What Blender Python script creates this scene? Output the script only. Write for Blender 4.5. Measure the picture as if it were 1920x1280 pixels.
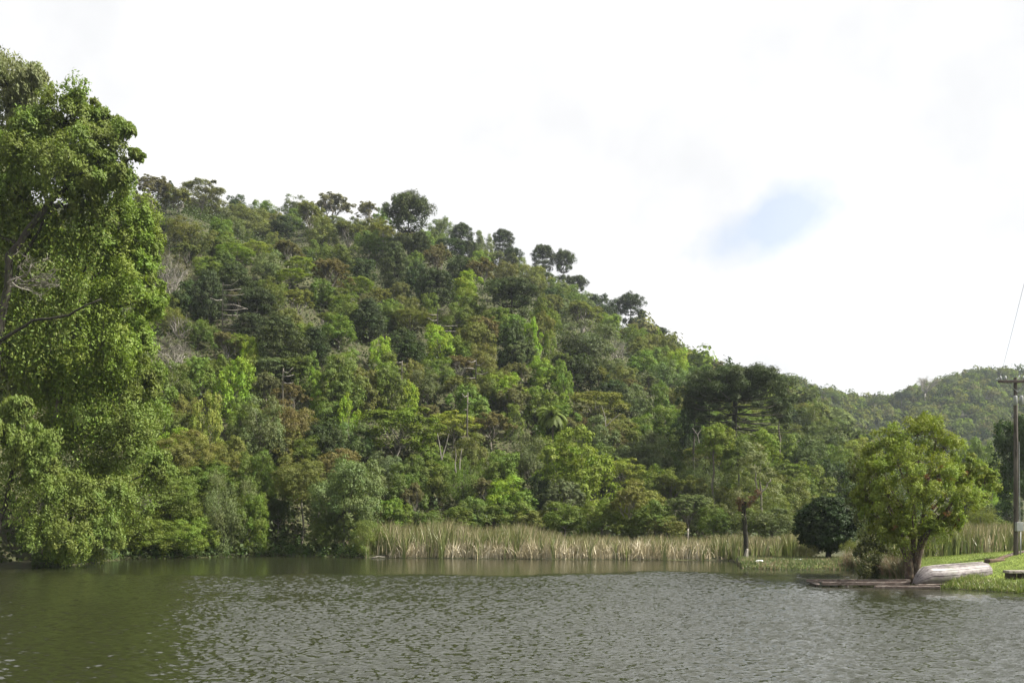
import bpy, math, random
import numpy as np
from mathutils import Vector, Matrix

for o in list(bpy.data.objects): bpy.data.objects.remove(o)
R = math.radians
sc = bpy.context.scene
C = sc.collection

# ------------------------------------------------------------------ camera
F = 1663.0; HZ = 985.0; H = 2.9          # focal length in photo pixels, eye level row, eye height
cam_d = bpy.data.cameras.new('camera'); cam = bpy.data.objects.new('camera', cam_d); C.objects.link(cam)
cam.location = (0, 0, H); cam.rotation_euler = (R(90), 0, 0)
cam_d.sensor_width = 36; cam_d.lens = 36*F/1920; cam_d.shift_y = (HZ-640)/1920
cam_d.clip_start = 0.2; cam_d.clip_end = 9000
sc.camera = cam

# ------------------------------------------------------------------ sun and sky
SUN_AZ, SUN_EL = 100.0, 46.0
sd = Vector((math.sin(R(SUN_AZ))*math.cos(R(SUN_EL)), math.cos(R(SUN_AZ))*math.cos(R(SUN_EL)), math.sin(R(SUN_EL))))
sun_d = bpy.data.lights.new('sun', 'SUN'); sun = bpy.data.objects.new('sun', sun_d); C.objects.link(sun)
sun_d.energy = 5.0; sun_d.angle = R(0.6); sun_d.color = (1.0, 0.95, 0.86)
sun.rotation_euler = sd.to_track_quat('Z', 'Y').to_euler(); sun.location = (60, 0, 80)

def N(nt, typ, **kw):
    n = nt.nodes.new(typ)
    for k, v in kw.items():
        if k.startswith('i_'):
            key = k[2:]
            n.inputs[int(key) if key.isdigit() else key.replace('_', ' ')].default_value = v
        else: setattr(n, k, v)
    return n
def mathn(nt, op, a, b=None, c=None, clamp=False):
    n = nt.nodes.new('ShaderNodeMath'); n.operation = op; n.use_clamp = clamp
    for i, v in enumerate((a, b, c)):
        if v is None: continue
        if isinstance(v, (int, float)): n.inputs[i].default_value = v
        else: nt.links.new(v, n.inputs[i])
    return n.outputs[0]
def mixc(nt, f, a, b, blend='MIX'):
    n = nt.nodes.new('ShaderNodeMixRGB'); n.blend_type = blend
    for i, v in enumerate((f, a, b)):
        if isinstance(v, (int, float)): n.inputs[i].default_value = v
        elif isinstance(v, tuple): n.inputs[i].default_value = (v+(1,))[:4]
        else: nt.links.new(v, n.inputs[i])
    return n.outputs[0]
def ramp(nt, fac, stops):
    n = nt.nodes.new('ShaderNodeValToRGB'); cr = n.color_ramp
    while len(cr.elements) < len(stops): cr.elements.new(0.5)
    for e, (p, c) in zip(cr.elements, stops):
        e.position = p; e.color = (c, c, c, 1) if isinstance(c, (int, float)) else (c+(1,))[:4]
    nt.links.new(fac, n.inputs[0]); return n.outputs[0]

w = bpy.data.worlds.new('World'); sc.world = w; w.use_nodes = True
nt = w.node_tree; nt.nodes.clear()
sky = N(nt, 'ShaderNodeTexSky', sky_type='NISHITA', sun_disc=False, sun_elevation=R(SUN_EL), sun_rotation=R(SUN_AZ))
tc = N(nt, 'ShaderNodeTexCoord')
n1 = N(nt, 'ShaderNodeTexNoise', i_Scale=3.0, i_Detail=7.0, i_Roughness=0.55)
nt.links.new(tc.outputs['Generated'], n1.inputs['Vector'])
n2 = N(nt, 'ShaderNodeTexNoise', i_Scale=1.6, i_Detail=4.0, i_Roughness=0.5)
nt.links.new(tc.outputs['Generated'], n2.inputs['Vector'])
n9 = N(nt, 'ShaderNodeTexNoise', i_Scale=8.0, i_Detail=6.0, i_Roughness=0.55)
nt.links.new(tc.outputs['Generated'], n9.inputs['Vector'])
def hole(px, py, wx, wy, rot, amt, soft=1.0):
    "clouds thin out round one direction of the sky"
    d = Vector(((px-960)/F, 1, (HZ-py)/F)).normalized()
    rt = Vector((d.y, -d.x, 0)).normalized(); up = rt.cross(d).normalized()
    a = rt*math.cos(rot)+up*math.sin(rot); b = -rt*math.sin(rot)+up*math.cos(rot)
    def dot(v):
        n = N(nt, 'ShaderNodeVectorMath', operation='DOT_PRODUCT'); nt.links.new(tc.outputs['Generated'], n.inputs[0])
        n.inputs[1].default_value = v; return n.outputs['Value']
    u = mathn(nt, 'DIVIDE', dot(a), wx/F); v = mathn(nt, 'DIVIDE', dot(b), wy/F)
    r2 = mathn(nt, 'ADD', mathn(nt, 'MULTIPLY', u, u), mathn(nt, 'MULTIPLY', v, v))
    r = mathn(nt, 'ADD', mathn(nt, 'SQRT', r2), mathn(nt, 'MULTIPLY', mathn(nt, 'SUBTRACT', n9.outputs['Fac'], 0.5), 2.8))
    f = mathn(nt, 'SUBTRACT', 1.0, mathn(nt, 'DIVIDE', r, soft), clamp=True)
    front = mathn(nt, 'GREATER_THAN', dot(d), 0.3)
    return mathn(nt, 'MULTIPLY', mathn(nt, 'MULTIPLY', f, front), amt)
h1 = hole(1452, 420, 138, 66, R(12), 1.2, 1.1)
h2 = hole(1850, 640, 150, 60, R(5), 0.22, 1.2)
h3 = mathn(nt, 'ADD', hole(980, 130, 330, 130, R(-35), 0.3, 1.3), hole(1250, 290, 420, 60, R(-8), 0.25, 1.3), clamp=True)
gaps = ramp(nt, n2.outputs['Fac'], [(0.60, 0.0), (0.72, 0.55)])    # the rest of the dome keeps a few thin blue gaps
up_d = N(nt, 'ShaderNodeSeparateXYZ'); nt.links.new(tc.outputs['Generated'], up_d.inputs[0])
clear = mathn(nt, 'MINIMUM', mathn(nt, 'ADD', h1, h2), 0.72)
gapm = mathn(nt, 'MULTIPLY', gaps, mathn(nt, 'SUBTRACT', 0.0, mathn(nt, 'SUBTRACT', up_d.outputs['Y'], 0.25), clamp=True))
clear = mathn(nt, 'ADD', clear, gapm, clamp=True)
cloud_shade = ramp(nt, n1.outputs['Fac'], [(0.38, (3.68, 3.71, 3.77)), (0.60, (4.6, 4.58, 4.55))])
cloud_shade = mixc(nt, h3, cloud_shade, (3.2, 3.25, 3.35))
blue = mixc(nt, 0.5, mixc(nt, 1.0, sky.outputs[0], (0.85, 0.85, 0.85), 'MULTIPLY'), (3.35, 3.6, 3.95))
full = mixc(nt, clear, cloud_shade, blue)
bg = N(nt, 'ShaderNodeBackground', i_Strength=0.1); nt.links.new(full, bg.inputs[0])
wo = N(nt, 'ShaderNodeOutputWorld'); nt.links.new(bg.outputs[0], wo.inputs[0])

sc.view_settings.view_transform = 'Standard'; sc.view_settings.look = 'None'
sc.view_settings.exposure = 1.34; sc.view_settings.gamma = 1.0
sc.render.engine = 'CYCLES'
sc.cycles.max_bounces = 6; sc.cycles.diffuse_bounces = 3; sc.cycles.transparent_max_bounces = 4
sc.cycles.volume_bounces = 0
sc.cycles.sample_clamp_indirect = 2.5; sc.cycles.sample_clamp_direct = 6.0

# ------------------------------------------------------------------ helpers
def tag(o, label=None, cat=None, group=None, kind=None):
    if label: o['label'] = label
    if cat: o['category'] = cat
    if group: o['group'] = group
    if kind: o['kind'] = kind
    return o
def link(name, me, parent=None, loc=(0, 0, 0), scale=(1, 1, 1), rz=0.0):
    o = bpy.data.objects.new(name, me); C.objects.link(o)
    if parent is not None: o.parent = parent
    o.location = loc; o.scale = scale; o.rotation_euler = (0, 0, rz)
    return o
def empty(name, loc, rz=0.0):
    o = bpy.data.objects.new(name, None); C.objects.link(o); o.location = loc; o.rotation_euler = (0, 0, rz)
    o.empty_display_size = 0.3
    return o
def npmesh(name, V, Fs, mat, attrs=None, smooth=False):
    "mesh from numpy vertices and an (n,k) face array"
    V = np.asarray(V, dtype=np.float32); Fs = np.asarray(Fs, dtype=np.int32); k = Fs.shape[1]; n = Fs.shape[0]
    me = bpy.data.meshes.new(name); me.vertices.add(len(V)); me.vertices.foreach_set('co', V.ravel())
    me.loops.add(n*k); me.loops.foreach_set('vertex_index', Fs.ravel())
    me.polygons.add(n); me.polygons.foreach_set('loop_start', np.arange(0, n*k, k, dtype=np.int32))
    try: me.polygons.foreach_set('loop_total', np.full(n, k, dtype=np.int32))
    except Exception: pass
    me.polygons.foreach_set('use_smooth', np.full(n, smooth))
    for an, a in (attrs or {}).items():
        a = np.asarray(a, dtype=np.float32)
        if a.ndim == 1:
            at = me.attributes.new(an, 'FLOAT', 'POINT'); at.data.foreach_set('value', a)
        else:
            at = me.attributes.new(an, 'FLOAT_VECTOR', 'POINT'); at.data.foreach_set('vector', a.ravel())
    me.update(calc_edges=True); me.materials.append(mat)
    return me
class Tubes:
    def __init__(s): s.V = []; s.F = []; s.n = 0
    def add(s, pts, rad, k=6):
        pts = np.asarray(pts, float); m = len(pts)
        rad = np.broadcast_to(np.asarray(rad, float), (m,))
        T = np.gradient(pts, axis=0); T /= np.linalg.norm(T, axis=1)[:, None]+1e-9
        ref = np.array([0.31, 0.95, 0.05]) if abs(T[0][1]) < 0.8 else np.array([1., 0.1, 0])
        U = np.cross(T, ref); U /= np.linalg.norm(U, axis=1)[:, None]+1e-9
        W = np.cross(T, U)
        a = np.arange(k)*2*np.pi/k
        ring = pts[:, None, :]+rad[:, None, None]*(np.cos(a)[None, :, None]*U[:, None, :]+np.sin(a)[None, :, None]*W[:, None, :])
        b = s.n
        s.V.append(ring.reshape(-1, 3))
        for i in range(m-1):
            for j in range(k):
                j2 = (j+1) % k
                s.F.append((b+i*k+j, b+i*k+j2, b+(i+1)*k+j2, b+(i+1)*k+j))
        if k in (4, 6, 8):
            for base, rev in ((b, 1), (b+(m-1)*k, 0)):
                idx = [base+j for j in range(k)]
                if rev: idx = idx[::-1]
                for q in range(0, k-2, 2): s.F.append((idx[0], idx[q+1], idx[q+2], idx[(q+3) % k] if q+3 < k else idx[q+2]))
        s.n += m*k
    def build(s, name, mat):
        Fs = [tuple(f) for f in s.F]
        me = bpy.data.meshes.new(name)
        clean = []
        for f in Fs:
            g = []
            for v in f:
                if v not in g: g.append(v)
            if len(g) > 2: clean.append(g)
        me.from_pydata(np.concatenate(s.V).tolist(), [], clean); me.materials.append(mat)
        me.polygons.foreach_set('use_smooth', np.full(len(me.polygons), True)); me.update()
        return me
def boxes_mesh(name, items, mat, bev=0.0):
    "items: (centre, size, rotation matrix or None) -> one mesh with chamfered boxes"
    import bmesh
    bm = bmesh.new()
    for c, s_, M in items:
        r = bmesh.ops.create_cube(bm, size=1.0)
        bmesh.ops.scale(bm, vec=s_, verts=r['verts'])
        if bev > 0:
            es = list({e for v in r['verts'] for e in v.link_edges})
            r2 = bmesh.ops.bevel(bm, geom=es, offset=bev, segments=1, affect='EDGES')
            vs = list({v for f in r2['faces'] for v in f.verts})
        else: vs = r['verts']
        if M is not None: bmesh.ops.transform(bm, matrix=M.to_4x4(), verts=vs)
        bmesh.ops.translate(bm, vec=c, verts=vs)
    me = bpy.data.meshes.new(name); bm.to_mesh(me); bm.free(); me.materials.append(mat)
    return me
def lerp(px, xs, ys): return np.interp(px, xs, ys)

# ------------------------------------------------------------------ materials
def newmat(name):
    m = bpy.data.materials.new(name); m.use_nodes = True; m.node_tree.nodes.clear(); return m, m.node_tree
def leaf_mat(name, trans=0.32, gloss=0.018, base=None, rough=0.6, hue=0.045, val=0.7):
    m, nt = newmat(name)
    if base is None:
        oi = N(nt, 'ShaderNodeObjectInfo'); col = oi.outputs['Color']
    else:
        rgb = N(nt, 'ShaderNodeRGB'); rgb.outputs[0].default_value = base+(1,); col = rgb.outputs[0]
    a1 = N(nt, 'ShaderNodeAttribute', attribute_name='rnd'); a2 = N(nt, 'ShaderNodeAttribute', attribute_name='clump')
    hs = N(nt, 'ShaderNodeHueSaturation')
    nt.links.new(col, hs.inputs['Color'])
    nt.links.new(mathn(nt, 'ADD', 0.5-hue/2, mathn(nt, 'MULTIPLY', a2.outputs['Fac'], hue)), hs.inputs['Hue'])
    v = mathn(nt, 'ADD', 1-val/2, mathn(nt, 'MULTIPLY', mathn(nt, 'ADD', mathn(nt, 'MULTIPLY', a1.outputs['Fac'], 0.6), mathn(nt, 'MULTIPLY', a2.outputs['Fac'], 0.4)), val))
    nt.links.new(v, hs.inputs['Value'])
    d = N(nt, 'ShaderNodeBsdfDiffuse'); t = N(nt, 'ShaderNodeBsdfTranslucent')
    nt.links.new(hs.outputs[0], d.inputs[0])
    tcx = mixc(nt, 1.0, hs.outputs[0], (1.25, 1.35, 0.55), 'MULTIPLY'); nt.links.new(tcx, t.inputs[0])
    mx = N(nt, 'ShaderNodeMixShader', i_0=trans); nt.links.new(d.outputs[0], mx.inputs[1]); nt.links.new(t.outputs[0], mx.inputs[2])
    g = N(nt, 'ShaderNodeBsdfGlossy', i_Roughness=rough)
    mx2 = N(nt, 'ShaderNodeMixShader', i_0=gloss); nt.links.new(mx.outputs[0], mx2.inputs[1]); nt.links.new(g.outputs[0], mx2.inputs[2])
    o = N(nt, 'ShaderNodeOutputMaterial'); nt.links.new(mx2.outputs[0], o.inputs[0])
    return m
def noise_mat(name, c1, c2, scale=3.0, rough=0.9, detail=8.0, c3=None, s3=12.0, bump=0.3, bdist=0.05, stretch=(1, 1, 1), th=(0.35, 0.65)):
    m, nt = newmat(name)
    tc = N(nt, 'ShaderNodeTexCoord'); mp = N(nt, 'ShaderNodeMapping'); mp.inputs['Scale'].default_value = stretch
    nt.links.new(tc.outputs['Object'], mp.inputs[0])
    n = N(nt, 'ShaderNodeTexNoise', i_Scale=scale, i_Detail=detail, i_Roughness=0.6); nt.links.new(mp.outputs[0], n.inputs['Vector'])
    col = ramp(nt, n.outputs['Fac'], [(th[0], c1), (th[1], c2)])
    n3 = N(nt, 'ShaderNodeTexNoise', i_Scale=s3, i_Detail=6.0, i_Roughness=0.65); nt.links.new(mp.outputs[0], n3.inputs['Vector'])
    if c3 is not None:
        f = ramp(nt, n3.outputs['Fac'], [(0.5, 0.0), (0.6, 1.0)]); col = mixc(nt, f, col, c3)
    b = N(nt, 'ShaderNodeBsdfPrincipled', i_Roughness=rough); b.inputs['Specular IOR Level'].default_value = 0.25
    nt.links.new(col, b.inputs['Base Color'])
    bp = N(nt, 'ShaderNodeBump', i_Strength=bump, i_Distance=bdist); nt.links.new(n3.outputs['Fac'], bp.inputs['Height']); nt.links.new(bp.outputs[0], b.inputs['Normal'])
    o = N(nt, 'ShaderNodeOutputMaterial'); nt.links.new(b.outputs[0], o.inputs[0])
    return m
M_leaf = leaf_mat('leaf')
M_needle = leaf_mat('needle', trans=0.15, gloss=0.015, rough=0.55, hue=0.03, val=0.6)
M_bark = noise_mat('bark', (0.05, 0.042, 0.032), (0.16, 0.14, 0.115), 2.0, c3=(0.10, 0.115, 0.07), s3=6, stretch=(1, 1, 0.3))
M_bark_pale = noise_mat('pale_bark', (0.16, 0.145, 0.12), (0.29, 0.27, 0.235), 2.0, c3=(0.09, 0.085, 0.065), s3=5, stretch=(1, 1, 0.3))
M_bark_dark = noise_mat('dark_bark', (0.014, 0.012, 0.009), (0.04, 0.034, 0.027), 3.0, c3=(0.035, 0.042, 0.02), s3=8, stretch=(1, 1, 0.3))
M_ground = noise_mat('forest_soil', (0.035, 0.04, 0.018), (0.075, 0.08, 0.03), 0.3, c3=(0.05, 0.04, 0.025), s3=2.0, bdist=0.3)

# ------------------------------------------------------------------ the land
def shoreD(px):
    return lerp(px, [-3000, -1200, -500, -150, 0, 60, 150, 230, 500, 700, 1000, 1300, 1372, 1392, 1450, 1600, 1640, 1690, 1740, 1765, 1850, 1920, 2100, 2500, 4000],
                    [14, 24, 40, 54, 60, 61, 66, 76, 84, 80, 76.5, 74.5, 73, 60.5, 58.6, 58, 50, 45.2, 43.6, 41.2, 39.3, 38, 34, 25, 12])
def footD(px):
    return lerp(px, [-3000, -500, 0, 200, 560, 700, 900, 1400, 1550, 1700, 4000],
                    [16, 42, 62, 78, 87, 92, 97, 99, 112, 120, 130])
def ridgeD(px): return lerp(px, [-3000, 0, 300, 765, 1020, 1290, 1400, 1500, 1600, 1700, 4000], [120, 230, 240, 250, 262, 270, 245, 215, 190, 180, 180])
RIDGE_X = [-3000, -200, 200, 340, 500, 620, 765, 860, 960, 1020, 1100, 1180, 1240, 1290, 1350, 1420, 1500, 1600, 1700, 1800, 4000]
RIDGE_Y = [600, 390, 385, 392, 425, 428, 452, 475, 508, 540, 590, 628, 668, 703, 735, 765, 795, 850, 905, 940, 955]
def ridgeZ(px): return H+(HZ-lerp(px, RIDGE_X, RIDGE_Y))/F*ridgeD(px)
def farD(px): return lerp(px, [-3000, 1200, 1500, 1700, 1900, 4000], [430, 470, 500, 540, 560, 600])
FAR_X = [-3000, 1100, 1250, 1300, 1345, 1420, 1500, 1560, 1620, 1650, 1690, 1740, 1800, 1850, 1920, 2100, 2500, 4000]
FAR_Y = [830, 760, 690, 684, 703, 717, 733, 749, 764, 765, 754, 732, 718, 711, 711, 700, 730, 800]
def farZ(px): return H+(HZ-lerp(px, FAR_X, FAR_Y))/F*farD(px)
def sm(t): t = np.clip(t, 0, 1); return t*t*(3-2*t)
def gz(px, D):
    "ground height over azimuth (as a photo column) and depth"
    px = np.asarray(px, float); D = np.asarray(D, float)
    D0 = shoreD(px); t = D-D0
    z = np.where(t < 0, np.maximum(-1.6, t*0.28), 0)
    bank = 0.26*sm(t/0.9)+0.10*sm(t/6)
    # lawn mound on the right bank
    lw = sm((px-1655)/90)
    crest = lerp(px, [1650, 1730, 1830, 1920, 2300, 4000], [0.5, 0.97, 1.32, 1.52, 1.9, 1.9])
    tc_ = lerp(px, [1650, 1730, 1920, 2300], [6, 8.0, 9.0, 11.0])
    mound = (crest-0.36)*sm((t-0.8)/(tc_-0.8)*0.93+0.0)*(1-sm((t-tc_-1.0)/9.0))
    bank = bank+lw*mound
    z = np.where(t >= 0, bank, z)
    Df = footD(px); D1 = ridgeD(px); z1 = ridgeZ(px)
    s = np.clip((D-Df)/(D1-Df), 0, 1)
    roll = 1+0.06*np.sin(px*0.013+D*0.05)*np.sin(np.pi*s)
    hill = z1*(0.16*sm(s*2.2)+0.84*s**0.97)*roll
    after = np.clip((D-D1)/130, 0, 1)
    hill = np.where(D > D1, z1*(1-sm(after))+4*sm(after), hill)
    D2 = farD(px); s2 = np.clip((D-330)/(D2-330), 0, 1)
    far = farZ(px)*(0.75*s2+0.25*sm(s2))
    far = np.where(D > D2, farZ(px)*(1-0.85*sm((D-D2)/500)), far)
    zz = np.maximum(hill, far)
    return np.where(t >= 0, np.maximum(z, 0)+np.where(D > Df, zz, 0), z)
def P(px, py, D): return Vector(((px-960)/F*D, D, H+(HZ-py)/F*D))
def G(px, D, dz=0.0): return Vector(((px-960)/F*D, D, float(gz(px, D))+dz))

CLA = R(66)
ths = np.concatenate([np.linspace(-180, -66, 18)[:-1], np.linspace(-66, -32, 40)[:-1], np.linspace(-32, 32, 300)[:-1], np.linspace(32, 66, 40)[:-1], np.linspace(66, 180, 18)])
Ds = np.concatenate([np.array([0.0, 3, 5, 6, 7, 8, 9, 10, 12, 16, 22, 28, 33]), np.arange(36, 100, 0.6), np.arange(100, 280, 4), np.arange(280, 640, 10), np.array([700, 800, 950, 1200, 1700, 2600, 4000])])
TH, DD = np.meshgrid(np.radians(ths), Ds, indexing='ij')
THc = np.clip(TH, -CLA, CLA)
PXg = 960+F*np.tan(THc); RR = DD/np.cos(THc)
Zg = gz(PXg, DD)
near = 1.25-(np.clip(DD, 5, 99)-5)*0.40+0*DD
Zg = np.where(DD < 12.5, np.maximum(near, Zg*(DD > 9)-1.6*(DD <= 9)*0), Zg)
Zg = np.where(DD < 9, near, Zg)
back = np.abs(TH) > CLA+0.05
Zg = np.where(back, np.maximum(Zg, 1.2), Zg)
rngn = np.random.default_rng(5)
V = np.stack([RR*np.sin(TH), RR*np.cos(TH), Zg], -1).reshape(-1, 3)
nT, nD = TH.shape
ii, jj = np.meshgrid(np.arange(nT-1), np.arange(nD-1), indexing='ij')
a = (ii*nD+jj).ravel()
Fg = np.stack([a, a+1, a+nD+1, a+nD], -1)[:, ::-1]
o = link('ground', npmesh('ground', V, Fg[:, ::-1], M_ground, smooth=True)); tag(o, 'dark forest soil rising from the lake shore into the wooded hills', 'ground', kind='structure')

# ---- lawn sheet
M_lawn = noise_mat('lawn_turf', (0.105, 0.15, 0.02), (0.20, 0.25, 0.042), 0.7, c3=(0.065, 0.10, 0.016), s3=9.0, bump=0.8, bdist=0.06)
def sheet(name, pxs, tfun, n, mat, dz=0.02):
    rows = []
    for p in pxs:
        t0, t1 = tfun(p); D0 = float(shoreD(p))
        rows.append([tuple(G(p, D0+t0+(t1-t0)*k/(n-1), dz)) for k in range(n)])
    V = np.array(rows).reshape(-1, 3); m = len(pxs)
    ii, jj = np.meshgrid(np.arange(m-1), np.arange(n-1), indexing='ij'); a = (ii*n+jj).ravel()
    return link(name, npmesh(name, V, np.stack([a, a+n, a+n+1, a+1], -1), mat, smooth=True))
o = sheet('lawn', np.arange(1660, 2300, 8), lambda p: (0.35, 22), 60, M_lawn); tag(o, 'short sunlit green lawn mound on the right bank', 'lawn', kind='structure')
o = sheet('grass_spit', np.arange(1388, 1664, 4), lambda p: (0.25, 12 if p > 1400 else 10), 26, noise_mat('spit_turf', (0.07, 0.10, 0.02), (0.12, 0.15, 0.035), 1.2, c3=(0.13, 0.11, 0.055), s3=5.0, bump=0.8, bdist=0.08))
tag(o, 'low grassy spit of land reaching into the lake below the round tree', 'ground', kind='structure')

# ---- water
m, nt = newmat('lake_water')
tc = N(nt, 'ShaderNodeTexCoord'); 
def slope_noise(scale, sx, sy, det=3.0):
    mp = N(nt, 'ShaderNodeMapping'); mp.inputs['Scale'].default_value = (sx, sy, 1); nt.links.new(tc.outputs['Object'], mp.inputs[0])
    n = N(nt, 'ShaderNodeTexNoise', i_Scale=scale, i_Detail=det, i_Roughness=0.6); nt.links.new(mp.outputs[0], n.inputs['Vector'])
    v = N(nt, 'ShaderNodeVectorMath', operation='SUBTRACT'); nt.links.new(n.outputs['Color'], v.inputs[0]); v.inputs[1].default_value = (0.5, 0.5, 0.5)
    return v.outputs[0]
def vscale(v, f):
    n = N(nt, 'ShaderNodeVectorMath', operation='SCALE'); nt.links.new(v, n.inputs[0])
    if isinstance(f, (int, float)): n.inputs['Scale'].default_value = f
    else: nt.links.new(f, n.inputs['Scale'])
    return n.outputs[0]
def vadd(a, b):
    n = N(nt, 'ShaderNodeVectorMath', operation='ADD'); nt.links.new(a, n.inputs[0])
    if isinstance(b, tuple): n.inputs[1].default_value = b
    else: nt.links.new(b, n.inputs[1])
    return n.outputs[0]
s1 = slope_noise(3.2, 0.6, 1.0, 4.0); s2 = slope_noise(0.8, 0.5, 1.0, 2.0); s3 = slope_noise(10.0, 0.7, 1.0, 2.0)
tot = vadd(vscale(s1, 0.3), vscale(s3, 0.9))
sp = N(nt, 'ShaderNodeSeparateXYZ'); nt.links.new(tc.outputs['Object'], sp.inputs[0])
ng = N(nt, 'ShaderNodeTexNoise', i_Scale=0.07, i_Detail=4.0, i_Roughness=0.6); nt.links.new(tc.outputs['Object'], ng.inputs['Vector'])
edge = mathn(nt, 'ADD', sp.outputs['Y'], mathn(nt, 'MULTIPLY', mathn(nt, 'SUBTRACT', ng.outputs['Fac'], 0.5), 6.0))
edge = mathn(nt, 'ADD', edge, mathn(nt, 'MULTIPLY', mathn(nt, 'MAXIMUM', mathn(nt, 'SUBTRACT', -8.0, sp.outputs['X']), 0.0), 0.9))
calm = mathn(nt, 'DIVIDE', mathn(nt, 'SUBTRACT', 54.0, edge), 4.0, clamp=True)
gust = mathn(nt, 'ADD', 0.75, mathn(nt, 'MULTIPLY', ng.outputs['Fac'], 0.5))
amp = mathn(nt, 'ADD', 0.035, mathn(nt, 'MULTIPLY', mathn(nt, 'MULTIPLY', calm, gust), 0.9))
ra = N(nt, 'ShaderNodeAttribute', attribute_name='ruffle'); tot = vscale(tot, mathn(nt, 'MULTIPLY', ra.outputs['Fac'], 0.85))
fl = N(nt, 'ShaderNodeVectorMath', operation='MULTIPLY'); nt.links.new(tot, fl.inputs[0]); fl.inputs[1].default_value = (1, 1, 0)
geo = N(nt, 'ShaderNodeNewGeometry'); nrm = N(nt, 'ShaderNodeVectorMath', operation='NORMALIZE'); nt.links.new(vadd(fl.outputs[0], geo.outputs['Normal']), nrm.inputs[0])
b = N(nt, 'ShaderNodeBsdfPrincipled', i_Roughness=0.14, i_IOR=1.75); b.inputs['Base Color'].default_value = (0.016, 0.018, 0.007, 1)
nt.links.new(nrm.outputs[0], b.inputs['Normal'])
oo = N(nt, 'ShaderNodeOutputMaterial'); nt.links.new(b.outputs[0], oo.inputs[0]); M_water = m
def water_mesh():
    th = np.concatenate([np.linspace(-66, -35, 12)[:-1], np.linspace(-35, 35, 520)[:-1], np.linspace(35, 66, 12)])
    D = np.concatenate([[6.5, 9, 12, 13.6], np.concatenate([np.arange(14.2, 34, 0.055), np.arange(34, 60, 0.08)]), np.linspace(62.5, 96, 20)])
    T, Dg = np.meshgrid(np.radians(th), D, indexing='ij'); X = Dg*np.tan(T)
    rg = np.random.default_rng(21); Z = np.zeros_like(X)
    lam = np.exp(rg.uniform(np.log(0.13), np.log(0.42), 60)); kdir = rg.normal(size=60)*0.6+0.2
    for l, a in zip(lam, kdir):
        k = 2*np.pi/l; slope = 0.060*(l/0.4)**-0.2; wx = X+0.25*np.sin(Dg*0.9+a*3)
        Z += slope/k*np.sin(k*(np.sin(a)*wx+np.cos(a)*Dg)+rg.uniform(0, 6.28))*(0.75+0.35*np.sin(X*rg.uniform(.1, .4)+Dg*rg.uniform(.1, .5)+rg.uniform(0, 6)))
    wig = 1.6*np.sin(X*0.13+Dg*0.05)+1.2*np.sin(X*0.31+2+Dg*0.11)+0.6*np.sin(X*0.83+Dg*0.4)
    edge = Dg+wig
    lee = sm((X+0.39*Dg+0.4+0.35*wig)/3.2)          # the tall trees on the left keep the wind off the water
    amp = (0.05+0.95*sm((55.0-edge)/4.0))*(0.45+0.55*lee)
    gust = 0.86+0.14*np.sin(X*0.21+Dg*0.35)*np.sin(X*0.07-Dg*0.17+1)
    right = 1-0.75*sm((X-11)/4)*sm((Dg-31.5)/6)
    amp = amp*gust*right; Z *= amp*sm((Dg-13)/1.5)*sm((35-np.abs(np.degrees(T)))/1.5)*RIPPLE
    n, m_ = X.shape; ii, jj = np.meshgrid(np.arange(n-1), np.arange(m_-1), indexing='ij'); a = (ii*m_+jj).ravel()
    return npmesh('lake_water', np.stack([X, Dg, Z], -1).reshape(-1, 3), np.stack([a, a+m_, a+m_+1, a+1], -1), M_water, {'ruffle': amp.ravel()}, smooth=True)
RIPPLE = 1.55
o = link('lake_water', water_mesh()); tag(o, 'rippled grey green lake water, calm along the far shore', 'water', kind='structure')

# ------------------------------------------------------------------ foliage
def rand_dirs(rg, n):
    v = rg.normal(size=(n, 3)); return v/np.linalg.norm(v, axis=1)[:, None]
def unit(v): return v/(np.linalg.norm(v, axis=-1, keepdims=True)+1e-9)
def leaves(rg, C_, Nn, size, aspect=0.5, droop=0.0, tri=False):
    "leaf blades: lozenges centred on C_, facing Nn"
    n = len(C_); Nn = unit(Nn)
    T = np.cross(Nn, rand_dirs(rg, n)); T = unit(T)
    if droop: T = unit(T+np.array([0, 0, -droop]))
    B = unit(np.cross(Nn, T)); s = size*rg.uniform(0.5, 1.45, n)[:, None] if np.isscalar(size) else size[:, None]
    a = C_+T*s*0.5; b_ = C_+B*s*aspect*0.5-T*s*0.06; c = C_-T*s*0.5; d = C_-B*s*aspect*0.5-T*s*0.06
    if tri: return np.stack([a, c+B*s*aspect*0.6, c-B*s*aspect*0.6], 1)
    return np.stack([a, b_, c, d], 1)
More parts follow.
